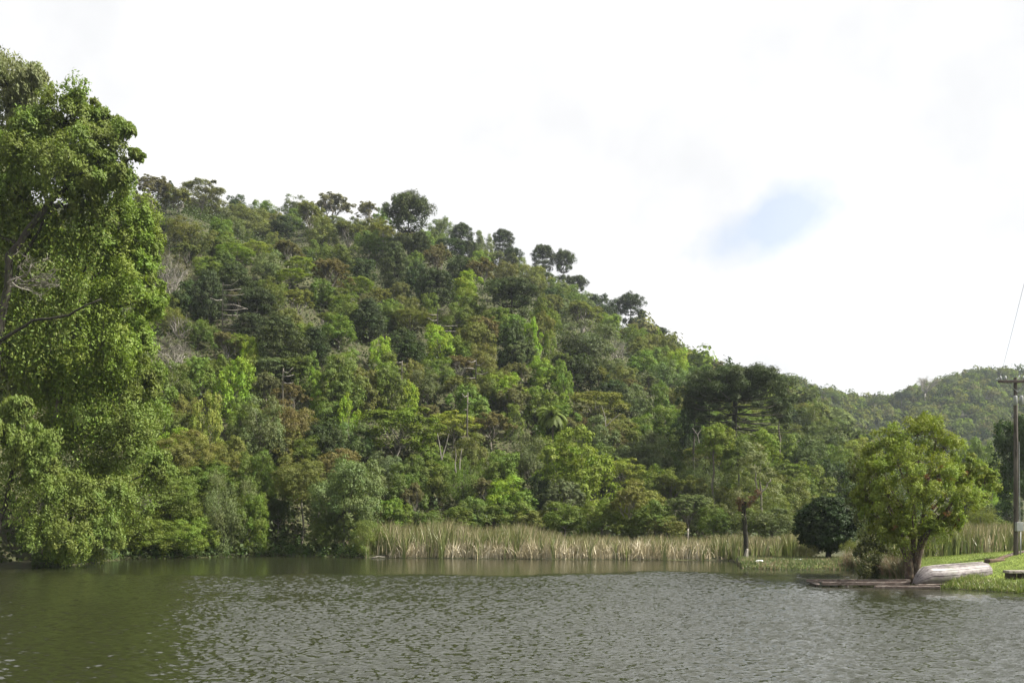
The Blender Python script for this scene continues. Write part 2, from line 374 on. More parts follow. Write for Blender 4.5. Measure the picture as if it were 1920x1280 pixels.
def foliage(name, rg, clumps, leaf, per, subs=12, sub_r=0.42, aspect=0.5, droop=0.0, out=0.9, shape=(1, 1, 1), hang=0.0, mat=None, fill=0.12, up=0.25):
    """clumps: (centre, radius); each holds smaller tufts and each tuft its leaves"""
    Cs = []; Ns = []; Cl = []
    cen = np.mean([c for c, r in clumps], axis=0)
    for c, r in clumps:
        c = np.array(c, float)
        d = rand_dirs(rg, subs*3)
        outd = unit(c-cen+1e-6); score = d@outd*0.8+d[:, 2]*0.6+rg.uniform(-.7, .7, len(d))
        d = d[np.argsort(-score)[:subs]]
        tc_ = c+d*r*np.array(shape)*rg.uniform(0.6, 1.0, subs)[:, None]
        cv = rg.uniform()
        for q, dd in zip(tc_, d):
            rs = r*sub_r*rg.uniform(0.7, 1.3); e = rand_dirs(rg, per)
            e[:, 2] = np.where(rg.uniform(size=per) < 0.6, np.abs(e[:, 2]), e[:, 2])
            rad = rg.uniform(0.35, 1.05, per)[:, None]
            pos = q+e*rs*rad*np.array([1, 1, 0.8+hang])
            if hang: pos[:, 2] -= np.abs(rg.normal(size=per))*rs*hang
            nn = unit(e*out+dd*0.5+np.array([0, 0, up])+rand_dirs(rg, per)*0.55)
            Cs.append(pos); Ns.append(nn); Cl.append(np.clip(np.full(per, cv*0.6+rg.uniform()*0.4), 0, 1))
    if fill:
        k = int(len(clumps)*subs*per*fill)
        idx = rg.integers(0, len(clumps), k); cc = np.array([c for c, r in clumps]); rr_ = np.array([r for c, r in clumps])
        e = rand_dirs(rg, k); Cs.append(cc[idx]*rg.uniform(0.5, 1, k)[:, None]+cen*0+e*rr_[idx][:, None]*0.6); Ns.append(e); Cl.append(rg.uniform(size=k))
    Cs = np.concatenate(Cs); Ns = np.concatenate(Ns); Cl = np.concatenate(Cl)
    L = leaves(rg, Cs, Ns, leaf, aspect, droop)
    n = len(L)
    return npmesh(name, L.reshape(-1, 3), np.arange(n*4).reshape(n, 4), mat or M_leaf, {'rnd': np.repeat(rg.uniform(size=n), 4), 'clump': np.repeat(Cl, 4)})
def wob(rg, a, b, n=5, amt=0.08):
    a = np.array(a, float); b = np.array(b, float); t = np.linspace(0, 1, n)[:, None]
    p = a+(b-a)*t; L = np.linalg.norm(b-a)
    p[1:-1] += rg.normal(size=(n-2, 3))*L*amt
    return p
def limbs_to(rg, clumps, trunk_r=0.06, base=-3.2, fork=-0.55, k=7, frac=1.0, mat=None, name='trunk', lean=0.1):
    tb = Tubes(); top = np.array([rg.normal()*lean, rg.normal()*lean, 0.35])
    f = np.array([rg.normal()*lean*0.5, rg.normal()*lean*0.5, fork])
    tb.add(np.concatenate([wob(rg, (0, 0, base), f, 5, 0.02), wob(rg, f, top, 4, 0.04)[1:]]), np.concatenate([np.linspace(trunk_r*1.15, trunk_r*0.8, 5), np.linspace(trunk_r*0.65, trunk_r*0.25, 3)]), k)
    for c, r in clumps:
        if rg.uniform() > frac: continue
        z0 = rg.uniform(0, 0.75); s = f+(top-f)*z0
        mid = (s+np.array(c))*0.5+np.array([0, 0, -0.06])
        pts = np.array([s, (s+mid)/2+rg.normal(size=3)*0.03, mid+rg.normal(size=3)*0.03, np.array(c)])
        tb.add(pts, np.linspace(trunk_r*0.42, trunk_r*0.10, 4), 4)
    return tb.build(name, mat or M_bark)
def ell_clumps(rg, n, rx=1.0, rz=1.0, cr=0.36, zmin=-0.75, jitter=0.12, flat=1.0, inner=0.25):
    out = []; ga = math.pi*(3-5**0.5)
    for i in range(n):
        z = 1-(1-zmin)*(i+0.5)/n; r = math.sqrt(max(0, 1-z*z)); a = i*ga+rg.uniform(-.5, .5)
        k = rg.uniform(0.78, 1.02)-cr*0.62
        out.append((np.array([r*math.cos(a)*rx*k, r*math.sin(a)*rx*k, z*rz*k*1.0])+rg.normal(size=3)*jitter*0.5, cr*rg.uniform(0.7, 1.25)))
    for i in range(int(n*inner)):
        d = rand_dirs(rg, 1)[0]*rg.uniform(0.1, 0.45); out.append((d*np.array([rx, rx, rz]), cr*0.9))
    return out
PROTO = {}
def add_proto(kind, crown, trunk): PROTO.setdefault(kind, []).append((crown, trunk))
rg = np.random.default_rng(11)
for i in range(3):      # full round crowns
    cl = ell_clumps(rg, 24, 1.0, 0.95, 0.33, jitter=0.2)
    add_proto('round', foliage('round_crown', rg, cl, 0.062, 42, 14, 0.42), limbs_to(rg, cl, 0.055, frac=0.5))
for i in range(3):      # loose uneven crowns
    cl = ell_clumps(rg, 22, 1.0, 0.92, 0.33, jitter=0.25, inner=0.3)
    add_proto('loose', foliage('loose_crown', rg, cl, 0.058, 42, 13, 0.46, aspect=0.46), limbs_to(rg, cl, 0.045, frac=0.9, mat=M_bark_pale if i == 1 else None))
for i in range(2):      # flat layered crowns
    cl = []
    for lay, (z, rad, n) in enumerate([(0.62, 0.55, 8), (0.42, 0.85, 13), (0.05, 0.95, 12), (-0.35, 0.8, 8)]):
        for q in range(n):
            a = q*2*math.pi/n+rg.uniform(-.3, .3)+lay; r = rad*rg.uniform(0.55, 1.0)
            cl.append((np.array([r*math.cos(a), r*math.sin(a), z+rg.normal()*0.06]), 0.25*rg.uniform(0.8, 1.3)))
    add_proto('umbrella', foliage('layered_crown', rg, cl, 0.062, 30, 11, 0.45, shape=(1, 1, 0.5), up=0.8), limbs_to(rg, cl, 0.04, fork=-0.9, frac=0.7, mat=M_bark_pale if i else M_bark))
def twig_tree(rg, leafy, leaf, pale=True, density=1.0, n1=10):
    tb = Tubes(); tips = []
    f = np.array([0, 0, -0.85]); tb.add(wob(rg, (0, 0, -3.2), f, 4, 0.02), [0.05, 0.05, 0.045, 0.04], 6)
    for i in range(n1):
        a = i*2.4+rg.uniform(-.4, .4); el = rg.uniform(0.15, 1.0)
        e = np.array([math.cos(a)*math.cos(el*1.3)*0.62, math.sin(a)*math.cos(el*1.3)*0.62, -0.15+0.75*math.sin(el*1.3)])
        tb.add(wob(rg, f, e, 5, 0.05), np.linspace(0.028, 0.012, 5), 4)
        for j in range(5):
            d = unit(e-f*0.6+rg.normal(size=3)*0.7); e2 = e*rg.uniform(0.6, 1)+d*rg.uniform(0.25, 0.42)
            s = f+(e-f)*rg.uniform(0.5, 1); tb.add(wob(rg, s, e2, 4, 0.06), np.linspace(0.011, 0.005, 4), 3)
            tips.append(e2)
            for k in range(3):
                d = unit(e2-s+rg.normal(size=3)*0.5); e3 = e2+d*rg.uniform(0.10, 0.24); s3_ = s+(e2-s)*rg.uniform(0.5, 1)
                tb.add(wob(rg, s3_, e3, 3, 0.05), np.linspace(0.0055, 0.003, 3), 3); tips.append(e3)
    tm = tb.build('branches', M_bark_pale if pale else M_bark)
    cl = [(np.array(t), 0.10) for t in tips]
    cm = foliage('thin_crown', rg, cl, leaf, max(2, int(leafy)), 5, 0.75, aspect=0.4, fill=0.0) if leafy else None
    return cm, tm
for i in range(3):
    add_proto('wispy', *twig_tree(rg, 22, 0.056, pale=(i == 0)))
for i in range(2):
    add_proto('bare', *twig_tree(rg, 3, 0.030, pale=True, n1=12))
for i in range(4):      # creeper hung crowns, lumpy and uneven
    cl = []
    for q in range(26):
        z = 1-2*(q+0.5)/26; r = (1-abs(z)**2.2)**0.5*rg.uniform(0.35, 0.85); a = q*2.4+rg.uniform(-.6, .6)
        cl.append((np.array([r*math.cos(a)+0.18*math.sin(z*3+i*2), r*math.sin(a), z*0.85]), 0.27*rg.uniform(0.6, 1.4)))
    add_proto('vine', foliage('creeper_crown', rg, cl, 0.07, 32, 12, 0.42, hang=0.15, droop=0.5, aspect=0.5), limbs_to(rg, cl, 0.05, frac=0.4))
for i in range(2):      # weeping shrubs
    cl = ell_clumps(rg, 22, 1.0, 0.85, 0.33, zmin=-0.9, jitter=0.25)
    add_proto('weeping', foliage('weeping_crown', rg, cl, 0.055, 34, 12, 0.45, hang=0.6, droop=1.2, aspect=0.32), limbs_to(rg, cl, 0.035, frac=0.7))
def tuft_cloud(rg, tufts, leaf, per, name, up=0.3, aspect=0.22):
    Cs = []; Ns = []; Cl = []
    for c, r in tufts:
        e = rand_dirs(rg, per); e[:, 2] = np.where(rg.uniform(size=per) < 0.5, np.abs(e[:, 2]), e[:, 2])
        Cs.append(np.array(c)+e*r*rg.uniform(0.45, 1.0, per)[:, None]*np.array([1, 1, 0.8])); Ns.append(e+rand_dirs(rg, per)*0.6+np.array([0, 0, up])); Cl.append(np.full(per, rg.uniform()))
    Cs = np.concatenate(Cs); L = leaves(rg, Cs, np.concatenate(Ns), leaf, aspect); n = len(L)
    return npmesh(name, L.reshape(-1, 3), np.arange(n*4).reshape(n, 4), M_needle, {'rnd': np.repeat(rg.uniform(size=n), 4), 'clump': np.repeat(np.concatenate(Cl), 4)})
def araucaria(rg, tiers, per=120, leaf=0.10, tr=0.20, nb=12):
    "candelabra pine: tiers of (height, reach, fullness)"
    tb = Tubes(); tufts = []
    tb.add(wob(rg, (0, 0, -3.2), (0, 0, tiers[0][0]), 8, 0.004), np.linspace(0.05, 0.022, 8), 6)
    for z, reach, full in tiers:
        for q in range(nb):
            a = q*2*math.pi/nb+rg.uniform(-.25, .25)+z*5; L = reach*rg.uniform(0.75, 1.05)
            d = np.array([math.cos(a), math.sin(a), 0])
            p = [np.array([0, 0, z-0.10]), d*L*0.4+[0, 0, z-0.13], d*L*0.75+[0, 0, z-0.06], d*L+[0, 0, z+0.07]]
            tb.add(p, [0.018, 0.014, 0.010, 0.006], 4)
            if full <= 0: continue
            tufts.append((d*L+[0, 0, z+0.08], tr*rg.uniform(0.8, 1.2)))
            if rg.uniform() < full: tufts.append((d*L*0.78+rg.normal(size=3)*0.07+[0, 0, z+0.05], tr*rg.uniform(0.8, 1.1)))
            if rg.uniform() < full*0.8: tufts.append((d*L*0.5+rg.normal(size=3)*0.08+[0, 0, z+0.02], tr*rg.uniform(0.7, 1.0)))
    tufts.append((np.array([0, 0, tiers[0][0]+0.02]), tr))
    return tuft_cloud(rg, tufts, leaf, per, 'needle_crown'), tb.build('trunk', M_bark_dark)
add_proto('araucaria', *araucaria(rg, [(0.78, 0.45, 0.9), (0.62, 0.72, 0.8), (0.40, 0.85, 0.6), (0.12, 0.85, 0.4), (-0.2, 0.75, 0.3), (-0.5, 0.6, 0.2)]))
add_proto('araucaria', *araucaria(rg, [(0.75, 0.5, 0.9), (0.6, 0.85, 0.9), (0.42, 0.95, 0.5), (0.05, 0.6, 0.2), (-0.45, 0.55, 0.3)]))
add_proto('araucaria', *araucaria(rg, [(0.85, 0.3, 0.9), (0.66, 0.5, 0.8), (0.42, 0.68, 0.8), (0.15, 0.82, 0.7), (-0.12, 0.9, 0.6), (-0.4, 0.85, 0.5), (-0.7, 0.7, 0.4)], tr=0.22))
add_proto('deadpine', *araucaria(rg, [(0.85, 0.35, 0.9), (0.65, 0.6, 0.8), (0.42, 0.7, 0.5)], tr=0.17))

COL = {'lime': (0.180, 0.262, 0.020), 'yellow': (0.190, 0.230, 0.036), 'fresh': (0.140, 0.200, 0.020), 'green': (0.116, 0.166, 0.022), 'mid': (0.096, 0.130, 0.021), 'olive': (0.124, 0.138, 0.028),
       'dark': (0.038, 0.060, 0.012), 'grey': (0.108, 0.134, 0.050), 'bluegrey': (0.100, 0.138, 0.042), 'brown': (0.122, 0.122, 0.046), 'rust': (0.132, 0.118, 0.040), 'pale': (0.165, 0.160, 0.090), 'pine': (0.044, 0.062, 0.019)}
CNAME = {'fresh': 'bright green', 'lime': 'bright lime green', 'yellow': 'yellow green', 'green': 'fresh green', 'mid': 'mid green', 'olive': 'olive green', 'dark': 'dark green', 'grey': 'greyish green',
         'bluegrey': 'silvery green', 'brown': 'brownish', 'rust': 'rusty brown', 'pale': 'pale buff', 'pine': 'dark'}
KNAME = {'round': 'full round tree', 'loose': 'loose leafy tree', 'umbrella': 'flat topped tree', 'wispy': 'thin twiggy tree', 'bare': 'nearly bare tree', 'vine': 'creeper hung tree',
         'weeping': 'drooping bushy tree', 'araucaria': 'araucaria pine', 'deadpine': 'pine with bare limbs', 'shrub': 'low bush'}
LAND = [(765, 430, 'the big skyline araucaria'), (943, 460, 'the small lone skyline araucaria'), (1030, 495, 'the paired skyline araucarias'), (1182, 588, 'the gappy last tall skyline araucaria'),
        (1385, 740, 'the broad candelabra pine at the hill end'), (1036, 790, 'the palm'), (1072, 890, 'the big bright round tree behind the reeds'), (960, 570, 'the dark mid slope araucaria'),
        (432, 570, 'the pine with pale dead limbs'), (540, 790, 'the rusty brown tree'), (745, 810, 'the wide olive tree above the reeds'), (380, 372, 'the flat pale stemmed skyline trees'),
        (620, 385, 'the thin pale skyline tree'), (1398, 950, 'the plant laden shore tree'), (1552, 985, 'the dark clipped round tree'), (1720, 880, 'the many stemmed tree by the jetty'), (1905, 850, 'the utility pole'),
        (160, 500, 'the tall tree at the left edge'), (650, 960, 'the pale bush at the left end of the reeds'), (640, 720, 'the dark cone of trees mid slope'), (820, 640, 'the lime tree in mid slope')]
used = set()
def make_label(px, py, w, kind, col, noun=None):
    noun = noun or KNAME[kind]
    size = 'small ' if w < 42 else ('big ' if w > 95 else '')
    cand = sorted(LAND, key=lambda l: math.hypot(l[0]-px, l[1]-py))
    cand = [l for l in cand if math.hypot(l[0]-px, l[1]-py) > 14][:5]
    def rel(l, rich):
        dx, dy = px-l[0], py-l[1]; d = math.hypot(dx, dy)
        if abs(dx) > 2.2*abs(dy): w_ = 'right of' if dx > 0 else 'left of'
        elif abs(dy) > 2.2*abs(dx): w_ = 'below' if dy > 0 else 'above'
        else: w_ = ('lower' if dy > 0 else 'upper')+(' right of' if dx > 0 else ' left of')
        pre = 'just ' if d < 70 else ('' if d < 150 else 'well ')
        return pre+w_+' '+l[2]
    opts = [f'{CNAME[col]} {noun} {rel(l, 0)}' for l in cand[:2]]+[f'{size}{CNAME[col]} {noun} {rel(cand[0], 1)}']
    zone = 'skyline' if py < lerp(px, RIDGE_X, RIDGE_Y)-12 else ('upper slope' if py < 560 else ('lower slope' if py > 780 else 'middle slope'))
    opts += [f'{size}{CNAME[col]} {zone} {noun} {rel(l, 1)}' for l in cand]
    opts += [f'{adj} {CNAME[col]} {noun} {rel(l, 1)}' for l in cand for adj in ('slightly smaller', 'partly hidden', 'half hidden', 'narrow', 'wide', 'low')]
    for o_ in opts:
        o_ = ' '.join(o_.split())
        if o_ not in used and len(o_.split()) <= 16: used.add(o_); return o_
    o_ = next((q for q in opts if len(q.split()) <= 16), opts[0]); return ' '.join(o_.split()[:16])
tree_n = [0]
def solve_depth(px, py, c, lo=None):
    D = float(lo if lo else footD(px)+1.0); hi = float(ridgeD(px))
    while D < hi:
        if H+(HZ-py)/F*D-float(gz(px, D)) - c <= 0: break
        D += 0.7
    return D
def tree(px, py, w, h, kind, col, D=None, label=None, group='trees on the wooded hillside', name=None, jit=True, var=None, cat='tree', clear=None):
    "a tree whose crown is seen centred at (px,py) with size (w,h) in photo pixels, rooted on the slope"
    k = tree_n[0]; tree_n[0] += 1; rr_ = random.Random(k*7+3)
    if D is None:
        D = 120.0
        for _ in range(4):
            c = clear if clear is not None else h/F*D*0.5+1.2
            D = 0.5*D+0.5*solve_depth(px, py, c) if _ else solve_depth(px, py, c)
    if kind in ('round', 'loose', 'vine') and D < 300: py += 0.15*h; h *= 1.3
    base = G(px, D); cen = P(px, py, D)
    rx = w/F*D*0.5*1.08; rz = h/F*D*0.5*1.08
    if kind in ('araucaria', 'deadpine'): rx *= 1.0; rz *= 1.15
    t = empty(name or {'araucaria': 'araucaria_pine', 'deadpine': 'araucaria_pine', 'bare': 'bare_tree'}.get(kind, 'broadleaf_tree'), (base.x, base.y, min(base.z, cen.z)), 0)
    tag(t, label or make_label(px, py, w, kind, col), cat, group)
    protos = PROTO[kind]; cm, tm = protos[(var if var is not None else (rr_.randrange(2) if kind == 'araucaria' and py < lerp(px, RIDGE_X, RIDGE_Y)+12 and px > 800 else rr_.randrange(len(protos))))]
    off = cen-t.location; rz_ = rr_.uniform(0, 6.28)
    ry = (rx+min(rx, rz))*0.5 if rx > rz*1.5 else rx
    if cm is not None:
        c = link('crown', cm, t, off, (rx, ry if abs(math.sin(rz_)) < 2 else ry, rz), rz_)
        a_ = COL[col]; v = rr_.uniform(0.86, 1.16) if jit else 1
        c.color = (a_[0]*v*rr_.uniform(0.92, 1.1), a_[1]*v, a_[2]*v*rr_.uniform(0.85, 1.15), 1)
    link('trunk' if kind != 'bare' else 'branches', tm, t, off, (rx, rx, max(rz, 0.6*rx)), rz_)
    return t

HT = [  # px, py, w, h, kind, colour : the hillside, crown by crown
 (290,370,74,64,'wispy','brown'),(318,352,20,26,'loose','dark'),(380,372,98,62,'umbrella','brown'),(262,395,40,50,'wispy','olive'),(445,382,42,34,'loose','dark'),(495,392,48,34,'loose','green'),
 (555,390,54,36,'loose','grey'),(620,392,80,54,'wispy','pale'),(582,415,58,64,'wispy','olive'),(690,404,46,42,'wispy','brown'),(716,414,32,38,'round','green'),(765,430,92,104,'araucaria','pine'),
 (828,432,52,50,'loose','bluegrey'),(866,455,46,54,'araucaria','pine'),(902,462,46,56,'loose','grey'),(943,460,44,44,'araucaria','pine'),(962,490,36,40,'araucaria','pine'),(1018,492,46,50,'araucaria','pine'),
 (1057,508,42,62,'araucaria','pine'),(1082,545,40,44,'araucaria','pine'),(1112,568,62,38,'loose','dark'),(1146,578,50,40,'loose','dark'),(1182,588,52,60,'araucaria','pine'),(1203,602,16,34,'araucaria','pine'),
 (1233,632,36,30,'araucaria','pine'),(1140,606,58,42,'loose','green'),(1190,628,44,38,'loose','green'),(1248,655,52,60,'loose','olive'),(1270,680,40,52,'loose','lime'),(1092,602,70,66,'wispy','olive'),
 (1070,552,44,38,'loose','green'),(1042,548,50,50,'loose','mid'),(1000,522,60,52,'loose','olive'),(905,512,68,50,'wispy','rust'),(948,512,50,46,'loose','olive'),(960,572,104,78,'araucaria','pine'),
 (885,578,52,46,'loose','mid'),(925,548,30,18,'umbrella','yellow'),(1014,590,46,60,'vine','green'),(1036,604,40,44,'loose','green'),(910,622,62,46,'wispy','rust'),(962,645,64,92,'round','dark'),
 (996,640,46,64,'vine','lime'),(1030,650,32,52,'vine','green'),(1100,645,112,70,'loose','grey'),(1160,660,64,46,'bare','grey'),(1086,692,72,60,'round','dark'),(1020,702,72,52,'round','fresh'),
 (1056,716,42,74,'vine','green'),(1150,690,60,36,'loose','grey'),(1202,680,62,42,'round','green'),(1250,706,74,62,'loose','bluegrey'),(1172,706,52,42,'loose','olive'),(1120,714,60,50,'wispy','olive'),
 (970,704,62,46,'wispy','brown'),(905,676,54,54,'loose','olive'),(915,724,62,60,'loose','mid'),(1180,730,52,36,'wispy','rust'),(1118,764,132,68,'umbrella','olive'),(1056,758,30,38,'vine','lime'),
 (962,784,44,48,'vine','green'),(1085,798,34,44,'wispy','rust'),(1236,764,58,78,'vine','green'),(1310,790,82,56,'round','mid'),(470,414,78,52,'loose','olive'),(415,428,48,38,'loose','green'),
 (530,424,52,34,'round','dark'),(440,478,62,42,'umbrella','green'),(482,468,48,34,'umbrella','yellow'),(540,478,62,44,'wispy','rust'),(500,500,62,50,'loose','grey'),(562,498,54,34,'umbrella','yellow'),
 (546,520,74,28,'umbrella','yellow'),(606,440,62,60,'loose','olive'),(652,444,62,50,'wispy','olive'),(692,454,52,50,'loose','mid'),(642,480,72,44,'loose','mid'),(722,464,62,38,'umbrella','green'),
 (620,524,84,62,'wispy','rust'),(682,504,54,38,'round','dark'),(740,506,58,76,'araucaria','pine'),(782,524,52,60,'round','dark'),(822,490,62,60,'wispy','rust'),(862,504,52,46,'round','dark'),
 (788,464,46,40,'araucaria','pine'),(670,542,62,48,'umbrella','green'),(555,574,64,58,'wispy','olive'),(510,548,58,56,'loose','mid'),(440,536,74,60,'araucaria','pine'),(482,584,72,70,'araucaria','pine'),
 (752,560,44,52,'wispy','brown'),(815,548,74,66,'araucaria','pine'),(876,548,28,18,'umbrella','yellow'),(872,574,60,52,'vine','green'),(610,604,54,34,'wispy','olive'),(636,618,68,52,'loose','green'),
 (570,624,54,42,'loose','green'),(692,604,62,60,'araucaria','pine'),(770,604,92,48,'umbrella','olive'),(822,640,68,58,'vine','lime'),(756,648,80,60,'round','dark'),(640,692,74,66,'loose','green'),
 (716,662,48,58,'vine','lime'),(590,656,60,60,'araucaria','pine'),(526,654,92,92,'araucaria','pine'),(425,652,60,52,'wispy','rust'),(474,668,44,64,'vine','lime'),(415,690,50,50,'loose','green'),
 (860,692,60,46,'wispy','rust'),(820,696,62,50,'loose','green'),(440,724,78,96,'vine','lime'),(392,800,66,116,'vine','yellow'),(488,804,92,110,'loose','grey'),(545,748,66,54,'wispy','rust'),
 (540,792,96,84,'loose','rust'),(596,730,44,60,'vine','lime'),(650,790,48,84,'vine','lime'),(618,778,76,70,'loose','mid'),(640,718,92,92,'round','mid'),(730,720,70,90,'round','mid'),(768,752,46,62,'vine','lime'),
 (748,812,146,104,'umbrella','green'),(852,800,98,62,'umbrella','yellow'),(800,724,62,60,'loose','grey'),(862,736,72,60,'wispy','olive'),(804,782,50,40,'wispy','brown'),(664,834,82,72,'loose','bluegrey'),
 (640,872,80,70,'loose','rust'),(722,876,74,62,'loose','grey'),(776,886,62,62,'round','mid'),(822,904,62,60,'round','mid'),(868,905,70,92,'weeping','green'),(736,962,64,60,'round','fresh'),
 (776,940,50,66,'wispy','brown'),(1072,890,138,128,'round','fresh'),(1165,892,78,72,'umbrella','yellow'),(942,884,84,84,'round','green'),(1226,862,74,72,'loose','grey'),(1290,812,62,80,'round','dark'),
 (1312,898,88,78,'weeping','bluegrey'),(1310,858,82,46,'umbrella','olive'),(1145,832,64,52,'wispy','rust'),(1178,822,46,50,'round','green'),(920,802,80,54,'wispy','rust'),(990,856,64,80,'loose','grey'),
 (1250,922,84,62,'wispy','olive'),(1366,832,74,82,'loose','mid'),(1200,800,50,44,'loose','green'),(1255,820,50,40,'loose','mid'),(880,846,70,60,'loose','olive'),(1210,930,50,50,'loose','mid'),
 (345,432,66,46,'loose','olive'),(400,458,60,46,'loose','olive'),(350,484,62,44,'wispy','olive'),(392,500,60,40,'loose','green'),(392,560,62,76,'araucaria','pine'),(350,560,60,60,'round','dark'),
 (322,520,70,90,'bare','brown'),(338,616,74,50,'bare','brown'),(372,622,62,50,'loose','mid'),(330,670,90,60,'bare','pale'),(372,700,70,66,'round','green'),(320,720,80,70,'loose','mid'),
 (345,770,60,60,'loose','olive'),(330,840,74,70,'vine','lime'),(298,790,76,80,'loose','green'),(470,620,60,50,'araucaria','pine'),(456,780,60,70,'loose','green'),(436,850,70,66,'loose','olive'),
 (1395,818,62,60,'round','mid'),(1450,842,76,66,'round','green'),(1542,822,96,60,'loose','bluegrey'),(1500,850,90,76,'loose','bluegrey'),(1462,890,80,60,'umbrella','green'),(1500,905,70,62,'vine','green'),
 (1602,850,80,60,'loose','yellow'),(1560,900,90,80,'round','dark'),(1620,900,80,80,'round','mid'),(1380,900,60,60,'loose','mid'),(1440,930,90,52,'loose','mid'),(1350,940,70,60,'loose','olive'),
 (1830,860,70,80,'loose','green'),(1858,925,70,66,'vine','lime'),(1890,960,46,52,'round','dark'),(1800,905,60,60,'round','green'),(1850,980,70,34,'loose','mid'),
 (1350,780,60,50,'round','mid'),(1440,780,60,44,'loose','mid'),(1500,780,70,40,'loose','olive'),(1480,815,60,40,'loose','olive'),(690,570,50,40,'wispy','brown'),(580,700,50,60,'vine','green'),
 (500,730,60,60,'wispy','brown'),(460,930,70,80,'loose','mid'),(905,930,60,60,'wispy','brown'),(1010,920,50,70,'loose','dark'),
]
low_veg = set()
for t_ in HT: tree(*t_)
for a_ in [(1385,842,78,62,'loose','mid',107),(1340,822,66,60,'round','green',106),(1428,836,64,56,'round','green',106),(1300,762,56,60,'round','dark',124),(1330,740,50,46,'araucaria','pine',126),(1462,760,46,44,'round','dark',132)]: tree(*a_)
# shrub belt between reeds and hill
for (px, py, w_, h_, kd, c_) in [(728,985,60,44,'loose','mid'),(800,975,70,40,'loose','mid'),(860,968,60,40,'round','mid'),(930,966,92,48,'loose','mid'),(1000,972,70,44,'loose','olive'),(1060,968,84,50,'loose','mid'),
        (1090,988,90,44,'weeping','mid'),(1130,962,80,58,'loose','mid'),(1180,950,74,70,'wispy','olive'),(1225,965,86,56,'loose','mid'),(1290,962,90,62,'wispy','grey'),(1340,970,70,50,'loose','mid'),
        (1250,985,70,36,'loose','olive'),(1180,985,70,38,'loose','mid'),(1395,975,80,46,'loose','mid'),(1445,975,90,50,'loose','grey'),(1490,985,60,50,'loose','mid')]:
    tree(px, py, w_, h_, kd, c_, D=float(footD(px))+random.Random(px).uniform(-4, 4) if px < 1050 else float(lerp(px, [1050, 1372, 1500], [87, 85, 84]))+random.Random(px).uniform(-1.5, 2), label=make_label(px, py, w_, 'shrub', c_), group='bushes behind the reed bed', name='bush', cat='bush')

# waterside trees and bushes on the left bank (nearer, finer leaves)
rg = np.random.default_rng(77)
for i in range(2):
    cl = ell_clumps(rg, 30, 1.0, 1.0, 0.34, zmin=-0.9, jitter=0.3)
    add_proto('fine_round', foliage('leafy_crown', rg, cl, 0.052, 46, 18, 0.42, aspect=0.42, droop=0.4), limbs_to(rg, cl, 0.04, frac=0.9))
for i in range(2):
    cl = ell_clumps(rg, 26, 1.0, 1.0, 0.33, zmin=-0.95, jitter=0.35)
    add_proto('fine_weep', foliage('weeping_crown', rg, cl, 0.048, 44, 17, 0.42, aspect=0.34, hang=0.7, droop=1.2), limbs_to(rg, cl, 0.03, frac=0.9, mat=M_bark_pale if i else None))
KNAME['fine_round'] = 'leafy waterside tree'; KNAME['fine_weep'] = 'drooping waterside bush'
for (px, py, w_, h_, kd, c_, dd) in [
        (650,945,126,160,'fine_round','bluegrey',3),(690,1010,70,60,'fine_weep','mid',1),(610,1000,60,66,'fine_round','mid',2),(565,900,86,80,'fine_round','olive',5),(482,900,64,100,'fine_round','mid',4),(470,980,60,110,'fine_round','green',1),
        (420,975,96,130,'fine_weep','grey',2),(350,1000,90,80,'fine_round','green',1),(385,900,96,70,'fine_round','mid',5),(320,930,110,100,'fine_round','mid',2),(285,1000,90,80,'fine_round','green',1),(350,850,90,80,'fine_round','olive',6)]:
    tree(px, py, w_, h_, kd, c_, D=float(shoreD(px))+dd, label=make_label(px, py, w_, kd, c_), group='bushes along the left shore', name='waterside_bush' if 'weep' in kd else 'waterside_tree', cat='bush' if 'weep' in kd else 'tree')

